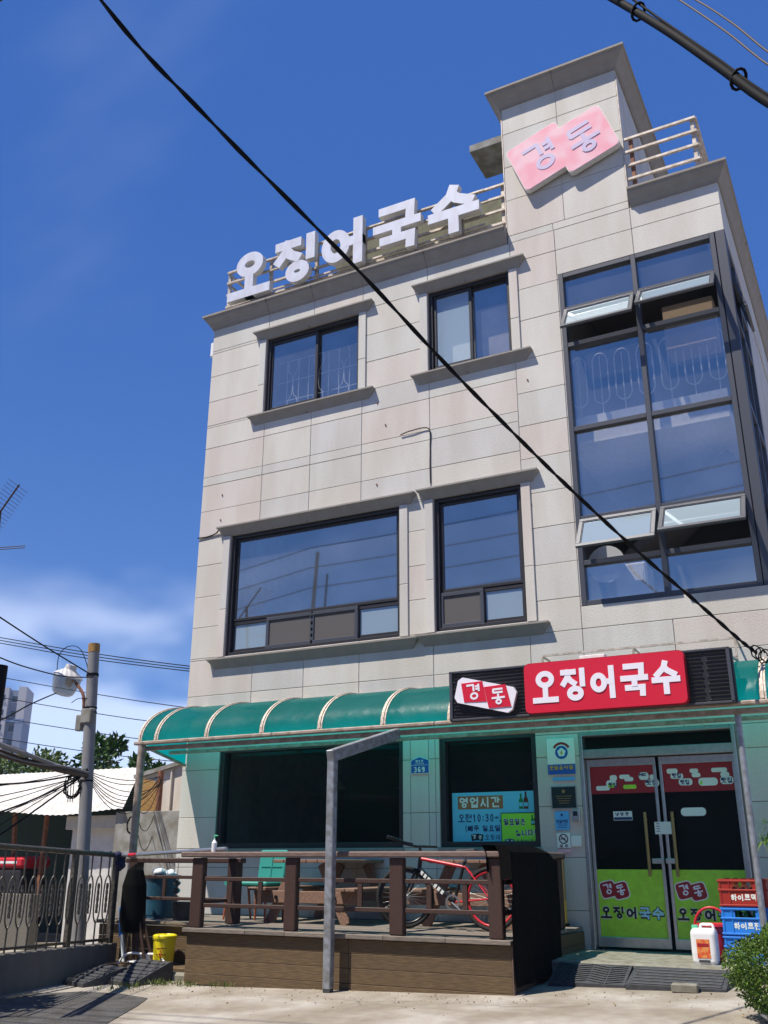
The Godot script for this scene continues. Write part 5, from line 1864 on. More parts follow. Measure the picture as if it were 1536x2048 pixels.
	write(edge, "쉽니다!!", at2(-4.375, 1.799, z), [0.078, 0.090], 0.083, 0.024, 0.0005, true)
	part("letter_edge", edge, M.paper_white, t)
	g = Geo.new()
	write(g, "일요일은", at2(-4.525, 1.94, z + 0.002), [0.066, 0.076], 0.075, 0.011, 0.0012, true)
	write(g, "쉽니다!!", at2(-4.37, 1.806, z + 0.002), [0.068, 0.080], 0.083, 0.012, 0.0012, true)
	write(g, "오징어국수", at2(-4.37, 1.712, z), [0.05, 0.05], 0.06, 0.0065)
	for i in 2: g.extrude(round_rect(0.07, 0.06, 0.008), 0.0012 + 0.0004 * i, tilted(-4.485 + i * 0.055, 1.74, z, 8 - 18 * i))
	part("lettering", g, M.ink_navy, t)
	g = Geo.new()
	for i in 2: write(g, "경동"[i], tilted(-4.503 + i * 0.055, 1.722, z + 0.0017, 8 - 18 * i), [0.037, 0.037], 0.1, 0.006)
	part("badge_lettering", g, M.paper_white, t)
	bottles(t, -4.14, 1.935, z, 0.12)
	# number plate
	t = thing("number_plate", "blue gabled house number plate reading 369 on the pillar", "sign")
	z = 0.006
	var pl = PackedVector2Array([Vector2(-5.80, 2.61), Vector2(-5.52, 2.61), Vector2(-5.52, 2.79), Vector2(-5.665, 2.84), Vector2(-5.80, 2.79)])
	g = Geo.new()
	g.extrude(pl, 0.012, at2(0, 0, z))
	part("plate_edge", g, M.paper_white, t)
	g = Geo.new()
	var inner = Geometry2D.offset_polygon(pl, -0.009)[0]
	g.extrude(inner, 0.0135, at2(0, 0, z), 0.011)
	part("plate", g, M.plate_blue, t)
	g = Geo.new()
	write(g, "369", at2(-5.755, 2.63, z + 0.0135), [0.10, 0.072], 0.092, 0.0125, 0.001, true)
	g.slab(-5.785, -5.535, 2.722, 2.726, z + 0.0135, z + 0.0145)
	write(g, "해오로", at2(-5.725, 2.76, z + 0.0135), [0.033, 0.032], 0.042, 0.005)
	for i in 8: g.slab(-5.735 + i * 0.018, -5.724 + i * 0.018, 2.737, 2.746, z + 0.0135, z + 0.0142)
	part("lettering", g, M.paper_white, t)
	# the column of signs beside the door
	t = thing("model_restaurant_sign", "white and blue certificate sign with a flower emblem by the door", "sign")
	z = 0.008
	g = Geo.new()
	g.slab(-3.865, -3.505, 2.53, 2.975, z, z + 0.012, 0.003)
	part("sheet", g, M.paper_white, t)
	g = Geo.new()
	g.slab(-3.864, -3.506, 2.531, 2.655, z + 0.0115, z + 0.0135)
	g.extrude(circle(0.083), 0.0135, at2(-3.675, 2.80, z), 0.011)
	part("print", g, M.plate_blue, t)
	g = Geo.new()
	for k in 5:
		var a = TAU * k / 5.0 + PI / 2
		g.bump += 1
		g.extrude(circle(0.026), 0.0145 + k * 0.0003, at2(-3.675 + cos(a) * 0.028, 2.80 + sin(a) * 0.028, z), 0.0132)
	g.ring(Vector2(-3.675, 2.80), 0.088, 0.088, 0.01, 0.0145, at2(0, 0, z), 30, 0.013)
	part("flower", g, M.paper_white, t)
	g = Geo.new()
	g.extrude(PackedVector2Array([Vector2(-0.012, -0.02), Vector2(0.012, -0.02), Vector2(0.014, 0.0), Vector2(0.0, 0.035), Vector2(-0.014, 0.0)]), 0.0165, at2(-3.675, 2.795, z), 0.0145)
	write(g, "모범음식점", at2(-3.845, 2.588, z + 0.0138), [0.055, 0.052], 0.064, 0.0085)
	part("gilt_print", g, M.gold, t)
	g = Geo.new()
	for k in 7:
		var a = deg_to_rad(150.0 - k * 20.0)
		var a1 = deg_to_rad(150.0 - (k + 1) * 20.0) if k < 6 else a
		if k < 6: g.extrude(PackedVector2Array([Vector2(cos(a), sin(a)) * 0.098, Vector2(cos(a), sin(a)) * 0.128, Vector2(cos(a1), sin(a1)) * 0.128, Vector2(cos(a1), sin(a1)) * 0.098]), 0.0135, at2(-3.675, 2.80, z), 0.0115)
	part("ribbon_print", g, M.label_red, t)
	small_plate("blue_strip_sign", "narrow blue strip sign under the flower certificate", [-3.81, -3.525, 2.455, 2.495], M.sky_blue_print, "", M.ink)
	t = small_plate("dark_plaque", "dark framed bronze plaque by the door", [-3.835, -3.525, 2.125, 2.38], M.plaque_dark, "", M.brass)
	g = Geo.new()
	g.extrude(circle(0.022), 0.002, at2(-3.68, 2.325, 0.022))
	for k in 4: g.slab(-3.78 + k * 0.012, -3.58 - k * 0.012, 2.265 - k * 0.028, 2.272 - k * 0.028, 0.0215, 0.0225)
	part("lettering", g, M.brass, t)
	g = Geo.new()
	rect_frame(g, -3.842, -3.518, 2.118, 2.387, 0.008, 0.005, 0.024, 0.0)
	part("rim", g, M.steel_satin, t)
	t = small_plate("framed_notice", "small pale blue framed notice under the dark plaque", [-3.81, -3.63, 1.865, 2.09], M.sky_blue_print, "", M.ink)
	g = Geo.new()
	write(g, "안심식당", at2(-3.795, 1.95, 0.0215), [0.034, 0.04], 0.038, 0.006)
	g.extrude(circle(0.016), 0.001, at2(-3.72, 2.045, 0.0212))
	for k in 3: g.slab(-3.78, -3.66, 1.935 - k * 0.02, 1.94 - k * 0.02, 0.0215, 0.022)
	part("lettering", g, M.ink_navy, t)
	t = thing("intercom", "small grey intercom panel beside the glass door", "intercom")
	g = Geo.new()
	g.slab(-3.585, -3.49, 1.965, 2.10, 0.005, 0.04, 0.006)
	part("casing", g, M.steel_satin, t)
	g = Geo.new()
	g.slab(-3.57, -3.515, 2.03, 2.085, 0.04, 0.042)
	part("screen", g, M.ink, t)
	t = small_plate("no_smoking_sign", "white no smoking sign by the door", [-3.80, -3.63, 1.66, 1.835], M.paper_white, "", M.ink)
	g = Geo.new()
	g.ring(Vector2(-3.715, 1.765), 0.053, 0.053, 0.012, 0.0228, Transform3D(), 28, 0.0205)
	var r = 0.7071
	g.bar(Vector3(-3.715 - 0.05 * r, 1.765 + 0.05 * r, 0.0225), Vector3(-3.715 + 0.05 * r, 1.765 - 0.05 * r, 0.0225), 0.011, 0.003, Vector3.BACK)
	g.slab(-3.755, -3.69, 1.758, 1.770, 0.0205, 0.0215)
	g.bar(Vector3(-3.70, 1.775, 0.0212), Vector3(-3.685, 1.80, 0.0212), 0.006, 0.002, Vector3.BACK)
	write(g, "금연", at2(-3.765, 1.668, 0.021), [0.035, 0.032], 0.065, 0.006)
	part("pictogram", g, M.ink, t)
	small_plate("pink_label", "narrow pink label under the no smoking sign", [-3.80, -3.63, 1.605, 1.645], M.faded_acrylic, "", M.ink)
	small_plate("paper_slip", "pale paper slip taped right of the no smoking sign", [-3.62, -3.495, 1.675, 1.80], M.paper_white, "", M.ink)

func circle(r, k = 22):
	var p = PackedVector2Array()
	for i in k: p.append(Vector2(cos(TAU * i / k), sin(TAU * i / k)) * r)
	return p

func small_plate(called, label, q, m, text, ink_m):
	var t = thing(called, label, "sign")
	box_part("plate", t, m, q[0], q[1], q[2], q[3], 0.006, 0.021, 0.002)
	return t

func bottles(t, x, y, z, h):
	var g = Geo.new()
	var shape = func(w): return PackedVector2Array([Vector2(-w, 0), Vector2(w, 0), Vector2(w, h * 0.55), Vector2(w * 0.4, h * 0.72), Vector2(w * 0.4, h), Vector2(-w * 0.4, h), Vector2(-w * 0.4, h * 0.72), Vector2(-w, h * 0.55)])
	g.extrude(shape.call(h * 0.15), 0.002, at2(x, y, z))
	part("bottle_print", g, M.bottle_green, t)
	g = Geo.new()
	g.extrude(shape.call(h * 0.16), 0.0024, at2(x + h * 0.35, y, z) * Transform3D(Basis().scaled(Vector3(1, 1.12, 1)), Vector3.ZERO))
	part("bottle_print", g, M.bottle_brown, t)
	g = Geo.new()
	for k in 2: g.slab(x + k * h * 0.35 - h * 0.13, x + k * h * 0.35 + h * 0.13, y + h * 0.16, y + h * 0.42, z + 0.002, z + 0.0035)
	part("bottle_label", g, M.poster_blue, t)

# ------------------------------------------------------------ things on the forecourt
func ramp(called, label, xs, zb, zf, yb, lines, group):
	# a black rubber kerb ramp: high at the back, ridged on top
	var t = thing(called, label, "kerb ramp", Vector3.ZERO, group)
	var g = Geo.new()
	var a = xs[0]
	var b = xs[1]
	var yf0 = gy((a + b) / 2, zf)
	var pl = PackedVector2Array([Vector2(-zf, yf0 - 0.01), Vector2(-zb, yf0 - 0.01), Vector2(-zb, yb), Vector2(-zb - 0.05, yb), Vector2(-zf, yf0 + 0.035)])
	g.extrude(pl, b - a - 0.012, Transform3D(Basis(Vector3.FORWARD, Vector3.UP, Vector3.RIGHT), Vector3(a + 0.006, 0, 0)))
	part("wedge", g, M.rubber, t)
	g = Geo.new()
	var P = func(u, v): return Vector3(lerpf(a + 0.03, b - 0.03, u), lerpf(yf0 + 0.035, yb, v) + 0.006, lerpf(zf, zb + 0.05, v))
	var up = Vector3(0, zf - zb, yb - yf0).normalized()
	if lines == "rows":
		for k in 6: g.bar(P.call(0.02, 0.1 + k * 0.155), P.call(0.98, 0.1 + k * 0.155), 0.045, 0.013, up, 0.005)
	else:
		for k in 8:
			for s in 4:
				var u = s * 0.25
				var d = 0.12 if s % 2 else -0.12
				var v0 = 0.1 + k * 0.115
				g.bar(P.call(u + 0.01, clampf(v0 - d / 2, 0.02, 0.98)), P.call(u + 0.24, clampf(v0 + d / 2, 0.02, 0.98)), 0.016, 0.008, up)
	part("tread_ridges", g, M.rubber, t)
	return t

func beer_crate(called, label, m, y, text, ink_text, mt):
	# front face with a hand hole, ribs and rim
	var t = thing(called, label, "crate", Vector3(-1.56, y, 0.78), "bottle crates stacked by the door")
	var w = 0.46
	var d = 0.32
	var h = 0.265
	for s in [-1, 1]:
		var g = Geo.new()
		var z = s * d / 2
		g.slab(-w / 2, w / 2, 0.0, h * 0.60, z - 0.006, z + 0.006)
		g.slab(-w / 2, -0.10, h * 0.602, h, z - 0.006, z + 0.006)
		g.slab(0.10, w / 2, h * 0.602, h, z - 0.006, z + 0.006)
		g.slab(-0.098, 0.098, h * 0.88, h, z - 0.006, z + 0.006)
		for q in [h - 0.018, h * 0.80, h * 0.60, 0.012]:
			if q > h * 0.7 and q < h * 0.9: continue
			g.slab(-w / 2 - 0.008, w / 2 + 0.008, q - 0.009, q + 0.009, z + s * 0.004, z + s * 0.018, 0.003)
		for x in [-w / 2 + 0.012, -w / 2 + 0.1, w / 2 - 0.1, w / 2 - 0.012]: g.slab(x - 0.007, x + 0.007, 0.022, h - 0.03, z + s * 0.0045, z + s * 0.014, 0.002)
		part("long_side", g, m, t)
	for s in [-1, 1]:
		var g = Geo.new()
		var x = s * w / 2
		g.slab(x - 0.006, x + 0.006, 0.001, h - 0.001, -d / 2 + 0.007, d / 2 - 0.007)
		for q in [h - 0.018, h * 0.6, 0.012]: g.slab(x + s * 0.004, x + s * 0.018, q - 0.009, q + 0.009, -d / 2, d / 2, 0.003)
		part("short_side", g, m, t)
	box_part("base", t, m, -w / 2 + 0.007, w / 2 - 0.007, 0.002, 0.02, -d / 2 + 0.007, d / 2 - 0.007)
	var g = Geo.new()
	for i in 5:
		for j in 3:
			var p = Vector3(-0.17 + i * 0.085, 0.022, -0.1 + j * 0.1)
			g.lathe([[0.001, 0.0], [0.033, 0.0], [0.033, 0.14], [0.013, 0.19], [0.013, 0.25], [0.001, 0.25]], at2(p.x, p.y, p.z), 10)
	part("bottle", g, M.bottle_green if m == M.crate_blue else M.bottle_brown, t)
	if text:
		g = Geo.new()
		write(g, text, at2(-0.12, 0.055, d / 2 + 0.0065), [0.058, 0.066], 0.066, 0.0115)
		part("lettering", g, mt, t)
	return t

func small_things():
	ramp("rubber_ramp", "black rubber kerb ramp with herringbone tread before the door", [-3.40, -2.62], 1.44, 1.85, 0.515, "vee", "kerb ramps before the door")
	var t = ramp("rubber_ramp", "black rubber kerb ramp with straight ridges and a broken corner", [-2.60, -1.66], 1.44, 1.95, 0.515, "rows", "kerb ramps before the door")
	var g = Geo.new()
	g.box(Vector3(-2.02, gy(-2.02, 2.0) + 0.035, 2.01), Vector3(0.24, 0.08, 0.1), Basis(Vector3.UP, 0.06), 0.012)
	solid("loose_brick", g, M.concrete_step, "pale broken brick lying against the front of the right ramp", "brick")
	# ramps by the fence, set askew
	t = ramp("rubber_ramp", "tilted black rubber ramp with a ragged front beside the dustpan", [-0.30, 0.30], -0.3, 0.24, gy(0, 0.24) + 0.22, "rows", "kerb ramps by the fence")
	for c in t.get_children(): c.position.y = -gy(0, 0.24)
	t.position = Vector3(-8.22, gy(-8.2, 2.5) + 0.0, 2.42)
	t.rotation.y = deg_to_rad(-14)
	t = ramp("rubber_ramp", "flat slatted black rubber ramp striped by the fence shadow", [-0.26, 0.26], -0.3, 0.24, gy(0, 0.24) + 0.17, "rows", "kerb ramps by the fence")
	for c in t.get_children(): c.position.y = -gy(0, 0.24)
	t.position = Vector3(-8.74, gy(-8.7, 2.6), 2.58)
	t.rotation.y = deg_to_rad(-20)
	# dustpan and tools
	t = thing("dustpan", "white dustpan with curved handles behind the tilted ramp", "dustpan", Vector3(-8.52, 0.33, 1.98))
	g = Geo.new()
	g.slab(-0.16, 0.2, 0.0, 0.02, -0.1, 0.1, 0.006)
	g.slab(-0.16, 0.2, 0.0, 0.09, -0.12, -0.1, 0.006)
	part("pan", g, M.white_plastic, t)
	g = Geo.new()
	g.tube(spline([Vector3(-0.3, -0.05, 0.12), Vector3(-0.22, 0.07, 0.1), Vector3(-0.1, 0.11, 0.08), Vector3(0.02, 0.10, 0.05)], 5), 0.013, 7)
	g.tube(spline([Vector3(0.08, 0.10, 0.0), Vector3(0.22, 0.10, 0.02), Vector3(0.34, 0.06, 0.05), Vector3(0.42, 0.01, 0.08)], 5), 0.013, 7)
	part("handle", g, M.white_plastic, t)
	t = thing("broom", "broom with a blue grip leaning on the fence end", "broom", Vector3(-8.85, 0.33, 2.0))
	g = Geo.new()
	g.cyl(Vector3(0.08, 0, 0.0), Vector3(-0.06, 0.62, -0.06), 0.012, 0.012, 8)
	part("handle", g, M.rail_cap, t)
	g = Geo.new()
	g.cyl(Vector3(-0.045, 0.28, -0.02), Vector3(-0.06, 0.62, 0.0), 0.03, 0.03, 10)
	part("grip", g, M.crate_blue, t)
	g = Geo.new()
	g.cyl(Vector3(-0.02, 0.3, 0.0), Vector3(0.07, 0.0, 0.03), 0.022, 0.022, 8)
	part("stick", g, M.paper_white, t)
	t = thing("folded_parasol", "folded black parasol and dark poles leaning at the deck corner", "parasol", Vector3(-8.72, 0.31, 1.98))
	g = Geo.new()
	var prof = [[0.001, 1.16], [0.10, 1.08], [0.15, 0.9], [0.16, 0.5], [0.13, 0.36], [0.001, 0.34]]
	g.lathe(prof, Transform3D(Basis(Vector3.BACK, 0.03), Vector3.ZERO), 16)
	part("canopy", g, M.black_cloth, t)
	for q in [[-0.12, -0.02, -0.1], [-0.03, 0.03, -0.02], [0.04, 0.14, 0.0], [0.09, 0.27, 0.03], [0.12, 0.33, -0.05]]:
		g = Geo.new()
		g.bar(Vector3(q[1], 0.0, q[2]), Vector3(q[0] * 0.5, 0.7, q[2] * 0.5), 0.035, 0.025, Vector3.BACK, 0.004)
		part("pole", g, M.rail_wood, t)
	g = Geo.new()
	for i in 7: g.ball(Vector3(-9.12 + rng.randf_range(-0.03, 0.03), 1.57 - i * 0.025, 1.88 + rng.randf_range(-0.04, 0.04)), 0.05, 10)
	solid("blue_rag", g, M.blue_cloth, "dark blue rag bundled on the end of the fence rail", "rag")
	# jug, basin and crates by the door
	t = thing("white_jug", "white plastic jug with green cap and orange label on the step", "jug", Vector3(-1.97, 0.53, 1.06))
	g = Geo.new()
	var w = 0.125
	for i in 10:
		var y0 = [0.0, 0.012, 0.03, 0.10, 0.20, 0.28, 0.30, 0.318, 0.33, 0.335][i]
		var y1 = [0.012, 0.03, 0.10, 0.20, 0.28, 0.30, 0.318, 0.33, 0.335, 0.336][i]
		var s = [0.92, 0.97, 1.0, 1.0, 1.0, 0.97, 0.90, 0.78, 0.6, 0.0][i]
		var s0 = [0.88, 0.92, 0.97, 1.0, 1.0, 1.0, 0.97, 0.90, 0.78, 0.6][i]
		var a = round_rect(w * 2 * s0 + 0.001, w * 1.7 * s0 + 0.001, 0.045 * s0 + 0.0001)
		var b = round_rect(w * 2 * s + 0.001, w * 1.7 * s + 0.001, 0.045 * s + 0.0001)
		for k in a.size():
			var l = (k + 1) % a.size()
			g.flat(Vector3(a[k].x, y0, a[k].y), Vector3(a[l].x, y0, a[l].y), Vector3(b[l].x, y1, b[l].y), Vector3(b[k].x, y1, b[k].y), Vector3(a[k].x, 0.03, a[k].y))
	part("body", g, M.white_plastic, t)
	g = Geo.new()
	g.tube(spline([Vector3(-0.03, 0.325, 0), Vector3(-0.02, 0.365, 0), Vector3(0.04, 0.37, 0), Vector3(0.09, 0.365, 0), Vector3(0.105, 0.31, 0)], 5), 0.014, 8)
	part("handle", g, M.white_plastic, t)
	g = Geo.new()
	g.cyl(Vector3(-0.085, 0.32, 0), Vector3(-0.085, 0.362, 0), 0.033, 0.033, 16)
	part("cap", g, M.mint_plastic, t)
	g = Geo.new()
	g.slab(-0.065, 0.065, 0.06, 0.235, 0.104, 0.1085)
	part("label_print", g, M.label_orange, t)
	g = Geo.new()
	g.slab(-0.055, 0.055, 0.165, 0.195, 0.1085, 0.1095)
	part("label_print", g, M.label_red, t)
	g = Geo.new()
	g.slab(-0.055, 0.055, 0.02, 0.045, 0.1065, 0.1075)
	part("base_recess", g, M.rubber, t)
	t = thing("red_basin", "red plastic basin with a curved handle behind the white jug", "basin", Vector3(-1.93, 0.53, 0.72))
	g = Geo.new()
	g.lathe([[0.001, 0.0], [0.14, 0.0], [0.17, 0.33], [0.185, 0.34], [0.18, 0.36], [0.165, 0.35], [0.13, 0.02], [0.001, 0.02]], Transform3D(), 24)
	part("body", g, M.red_plastic, t)
	g = Geo.new()
	var pts = []
	for k in 13: pts.append(Vector3(-0.175 * cos(PI * k / 12.0), 0.33 + 0.19 * sin(PI * k / 12.0), 0.05))
	g.tube(pts, 0.014, 7)
	part("handle", g, M.red_plastic, t)
	beer_crate("bottle_crate", "blue bottle crate at the bottom of the stack by the door", M.crate_blue, 0.53, "", "", M.paper_white)
	beer_crate("bottle_crate", "blue bottle crate with white lettering in the middle of the stack", M.crate_blue, 0.80, "하이트진로", "", M.paper_white)
	beer_crate("bottle_crate", "red bottle crate with white lettering on top of the stack", M.crate_red, 1.07, "하이트맥주", "", M.paper_white)
	# slim ashtray post by the door
	t = thing("ashtray_post", "tall slim brown and yellow ashtray post beside the door", "ashtray", Vector3(-3.735, 0.785, 0.13))
	g = Geo.new()
	g.cyl(Vector3(0, 0.03, 0), Vector3(0, 0.28, 0), 0.042, 0.042, 14)
	part("lower_tube", g, M.gold, t)
	g = Geo.new()
	g.cyl(Vector3(0, 0.28, 0), Vector3(0, 0.76, 0), 0.042, 0.042, 14)
	part("upper_tube", g, M.brass, t)
	g = Geo.new()
	g.cyl(Vector3(0, 0.0, 0), Vector3(0, 0.03, 0), 0.07, 0.06, 14)
	g.cyl(Vector3(0, 0.745, 0), Vector3(0, 0.79, 0), 0.045, 0.062, 14)
	part("bowl", g, M.cable, t)

# ------------------------------------------------------------ cables
func cable(called, label, pts, r, m = "cable", twist = 0, k = 6, group = ""):
	var p = spline(pts, k)
	var g = Geo.new()
	if twist == 0: g.tube(p, r, 6)
	else:
		for s in twist:
			var q = []
			for i in p.size():
				var a = i * 0.9 + TAU * s / twist
				q.append(p[i] + Vector3(cos(a) * 0.4, sin(a), cos(a) * 0.9) * r * 1.1)
			g.tube(q, r, 5)
	return solid(called, g, M[m], label, "cable", group)

func V(x, y, z): return Vector3(x, y, z)

func wires():
	var o = cable("overhead_cable", "long twisted black cable crossing the whole front from upper left to the awning", [V(-4.95, 8.9, 9.6), V(-4.43, 7.66, 8.17), V(-4.03, 7.07, 7.28), V(-3.44, 6.33, 6.0), V(-2.97, 5.68, 4.98), V(-2.59, 5.20, 4.13), V(-2.27, 4.82, 3.42), V(-1.89, 4.41, 2.59), V(-1.52, 4.05, 1.80), V(-1.24, 3.77, 1.18), V(-1.11, 3.66, 0.95)], 0.0125, "cable", 2, 10)
	var g = Geo.new()
	for i in 4:
		var pts = []
		var c = V(-1.08 + rng.randf_range(-0.06, 0.06), 3.66 + rng.randf_range(-0.05, 0.06), 0.9)
		for k in 11:
			var a = TAU * k / 10.0 * rng.randf_range(0.7, 1.0)
			pts.append(c + V(cos(a) * 0.05, sin(a) * 0.075, rng.randf_range(-0.03, 0.05)))
		g.tube(pts, 0.008, 5)
	part("loop", g, M.cable, o)
	o = cable("trunk_cable", "thick black trunk cable across the upper right corner", [V(-1.2, 7.1, 7.4), V(-0.77, 6.29, 7.68), V(-0.45, 5.68, 7.87), V(-0.21, 5.18, 8.02), V(0.02, 4.70, 8.16), V(0.5, 3.8, 8.5)], 0.025)
	g = Geo.new()
	g.tube(spline([V(-1.2, 7.16, 7.4), V(-0.75, 6.345, 7.70), V(-0.45, 5.735, 7.87), V(-0.21, 5.232, 8.02), V(0.02, 4.75, 8.16), V(0.5, 3.85, 8.5)], 6), 0.007, 5)
	part("carrier_wire", g, M.cable, o)
	for c in [V(-0.59, 5.96, 7.79), V(-0.13, 5.03, 8.06)]:
		g = Geo.new()
		var pts = []
		for k in 13:
			var a = TAU * k / 12.0
			pts.append(c + V(cos(a) * 0.036, sin(a) * 0.04 + cos(a) * 0.016, sin(a) * 0.02))
		g.tube(pts, 0.008, 6)
		part("tie", g, M.cable, o)
	cable("thin_wire", "lower of two thin reddish wires at the upper right", [V(-0.95, 9.0, 5.4), V(-0.55, 8.02, 5.82), V(-0.23, 7.20, 6.16), V(0.02, 6.52, 6.42), V(0.3, 5.9, 6.7)], 0.0075, "cable_brown", 0, 6, "thin wires at the upper right")
	cable("thin_wire", "upper of two thin reddish wires at the upper right", [V(-0.85, 8.9, 5.4), V(-0.44, 8.00, 5.79), V(-0.17, 7.24, 6.16), V(0.05, 6.57, 6.45), V(0.34, 5.9, 6.75)], 0.0075, "cable_brown", 0, 6, "thin wires at the upper right")
	for k in 3:
		var d = k * -0.065
		cable("far_wire", ["highest", "middle", "lowest"][k] + " of three thin wires running behind the pole to the restaurant", [V(-24, 7.7 + d, -3.3), V(-18.3, 6.47 + d, -3.51), V(-15.5, 5.86 + d, -3.6), V(-12.5, 5.28 + d * 0.8, -3.57), V(-9.6, 4.8 + d, -3.5)], 0.011, "cable", 0, 5, "three wires running behind the pole")
	for k in 4:
		cable("low_far_wire", ["first", "second", "third", "fourth"][k] + " wire from the top across the sky above the tree", [V(-34, 9.2 - k * 0.75, -6), V(-26, 7.25 - k * 0.62, -7), V(-18, 5.6 - k * 0.5, -8), V(-11, 4.5 - k * 0.35, -8.5)], 0.012, "cable", 0, 5, "wires above the tree")
	cable("pole_wire", "black wire falling from the upper left to the lamp pole", [V(-8.7, 4.27, 5.3), V(-8.95, 4.16, 4.46), V(-9.26, 4.04, 3.45), V(-9.72, 3.93, 2.1)], 0.009)
	cable("pole_wire", "black wire sagging behind the lamp to the pole", [V(-8.8, 3.75, 5.0), V(-8.98, 3.71, 4.36), V(-9.16, 3.71, 3.78), V(-9.45, 3.77, 2.9), V(-9.72, 3.91, 2.1)], 0.008)
	cable("pole_wire", "black wire climbing from the left edge to the lamp bowl", [V(-8.4, 2.75, 5.3), V(-8.65, 2.94, 4.55), V(-8.93, 3.23, 3.88), V(-9.18, 3.48, 3.25)], 0.008)
	o = cable("service_wire", "black wire looping over the street lamp", [V(-10.42, 4.0, 2.1), V(-10.42, 4.28, 2.1), V(-10.25, 4.4, 2.1), V(-10.0, 4.32, 2.1), V(-9.8, 3.95, 2.08)], 0.006)
	cable("service_wire", "loose wire ends below the street lamp", [V(-9.78, 3.62, 2.1), V(-9.95, 3.63, 2.1), V(-10.07, 3.58, 2.1)], 0.005)
	# bundle to the left, drooping strands
	var t = thing("cable_bundle", "thick bundle of grey and brown cables leaving the pole to the left", "cable")
	for k in 7:
		g = Geo.new()
		var a = V(rng.randf_range(-0.03, 0.03), rng.randf_range(-0.04, 0.04), rng.randf_range(-0.03, 0.03))
		var b = V(rng.randf_range(-0.05, 0.05), rng.randf_range(-0.07, 0.07), rng.randf_range(-0.05, 0.05))
		g.tube(spline([V(-7.9, 2.66, 5.6) + b * 1.3, V(-8.27, 2.62, 4.83) + b, V(-8.70, 2.60, 3.99) + b * 0.9, V(-9.17, 2.56, 3.06) + a, V(-9.66, 2.58, 2.10) + a * 0.8, V(-9.78, 2.56, 1.92)], 6), rng.randf_range(0.014, 0.027), 6)
		part("strand", g, M.cable_brown if k % 3 == 0 else (M.pole_concrete if k % 3 == 1 else M.cable), t)
	t = thing("dropping_cables", "fan of thin black cables running from the pole down to the left", "cable")
	for k in 9:
		g = Geo.new()
		var e = V(-8.62, 1.72 + k * 0.075, 4.40) + V(-0.12, 0, 0.3) * rng.randf()
		g.tube(sag(V(-9.68, 2.64 + rng.randf_range(-0.12, 0.05), 2.02), e.lerp(V(-9.69, 2.6, 2.0), -0.4), 0.02 + rng.randf() * 0.06, 14), [0.011, 0.005, 0.006, 0.005][k % 4], 5)
		part("strand", g, M.cable, t)
	t = thing("cable_coil", "loose coil of black cable hanging on the pole", "cable", V(-9.86, 2.44, 2.12))
	for k in 7:
		g = Geo.new()
		var pts = []
		var r = rng.randf_range(0.12, 0.165)
		for i in 25: pts.append(V(cos(TAU * i / 24.0) * r + rng.randf_range(-0.006, 0.006), sin(TAU * i / 24.0) * r * 1.05 + rng.randf_range(-0.006, 0.006), rng.randf_range(-0.02, 0.02)))
		g.tube(pts, 0.006, 5)
		part("turn", g, M.cable, t)
	for k in 3:
		g = Geo.new()
		g.tube(sag(V(-0.1 + k * 0.06, 0.15, 0), V(-0.05 + k * 0.04, -0.2, 0), -0.02 * k, 8), 0.006, 5)
		part("turn", g, M.cable, t)
	t = thing("drooping_cables", "thin cables drooping from the pole across the white roof", "cable")
	for k in 8:
		g = Geo.new()
		g.tube(sag(V(-9.66, 2.62 - k * 0.02, 1.98), V(-11.1 + rng.randf_range(-0.1, 0.1), 2.86 - rng.randf() * 0.1, -1.15), 0.08 + k * 0.055, 16), 0.006, 5)
		part("strand", g, M.cable, t)
	# across the street: seen only mirrored in the upper windows
	t = thing("street_pole", "concrete utility pole across the street mirrored in the wide window", "pole", V(-12.8, 0, 8.0))
	g = Geo.new()
	g.cyl(V(-0.3, -0.2, 0), V(0.35, 9.1, 0), 0.08, 0.045, 14)
	part("shaft", g, M.pole_concrete, t)
	g = Geo.new()
	g.cyl(V(-0.1, -0.2, 0.3), V(0.6, 8.5, 0.1), 0.025, 0.025, 8)
	part("stay", g, M.cable, t)
	for q in [[-46.0, -3.0, 8.0, "long grey house row"], [0.5, 42.0, 7.0, "lower grey house"]]:
		t = thing("street_house", q[3] + " across the street, mirrored in the shop glass", "house")
		box_part("wall", t, M.wall_grey, q[0], q[1], -1.0, q[2], 25.0, 33.0)
		box_part("roof", t, M.concrete_wall, q[0] - 0.3, q[1] + 0.3, q[2] + 0.002, q[2] + 0.3, 24.7, 33.3)
		for i in int((q[1] - q[0]) / 4.0):
			for y in [1.2, 4.6]: box_part("window", t, M.tower_glass, q[0] + 1.2 + i * 4.0, q[0] + 3.0 + i * 4.0, y, y + 1.5, 24.96, 25.0)
	t = thing("street_wires", "four black street wires mirrored in the upper windows", "cable")
	for k in 4:
		g = Geo.new()
		g.tube(sag(V(-34, 7.0 + k * 0.5, 10.0), V(-12.7, 7.6 + k * 0.55, 8.0), 0.4), 0.012, 5)
		g.tube(sag(V(-12.7, 7.6 + k * 0.55, 8.0), V(9, 9.4 + k * 0.6, 9.2), 0.4), 0.012, 5)
		part("strand", g, M.cable, t)
	cable("wall_cable", "black cable stub on the stone wall below the right third floor window", [V(-5.93, 7.69, 0.02), V(-5.75, 7.72, 0.03), V(-5.45, 7.70, 0.02), V(-5.435, 7.4, 0.012), V(-5.44, 7.1, 0.015), V(-5.437, 6.80, 0.012)], 0.008)
	cable("wall_cable", "black cable across the left corner above the wide window", [V(-9.74, 6.59, 0.02), V(-9.55, 6.585, 0.014), V(-9.36, 6.62, 0.02), V(-9.28, 6.69, 0.05)], 0.011)
	t = thing("wall_bolts", "small rusty bolt stubs left in the stone facade", "bolts")
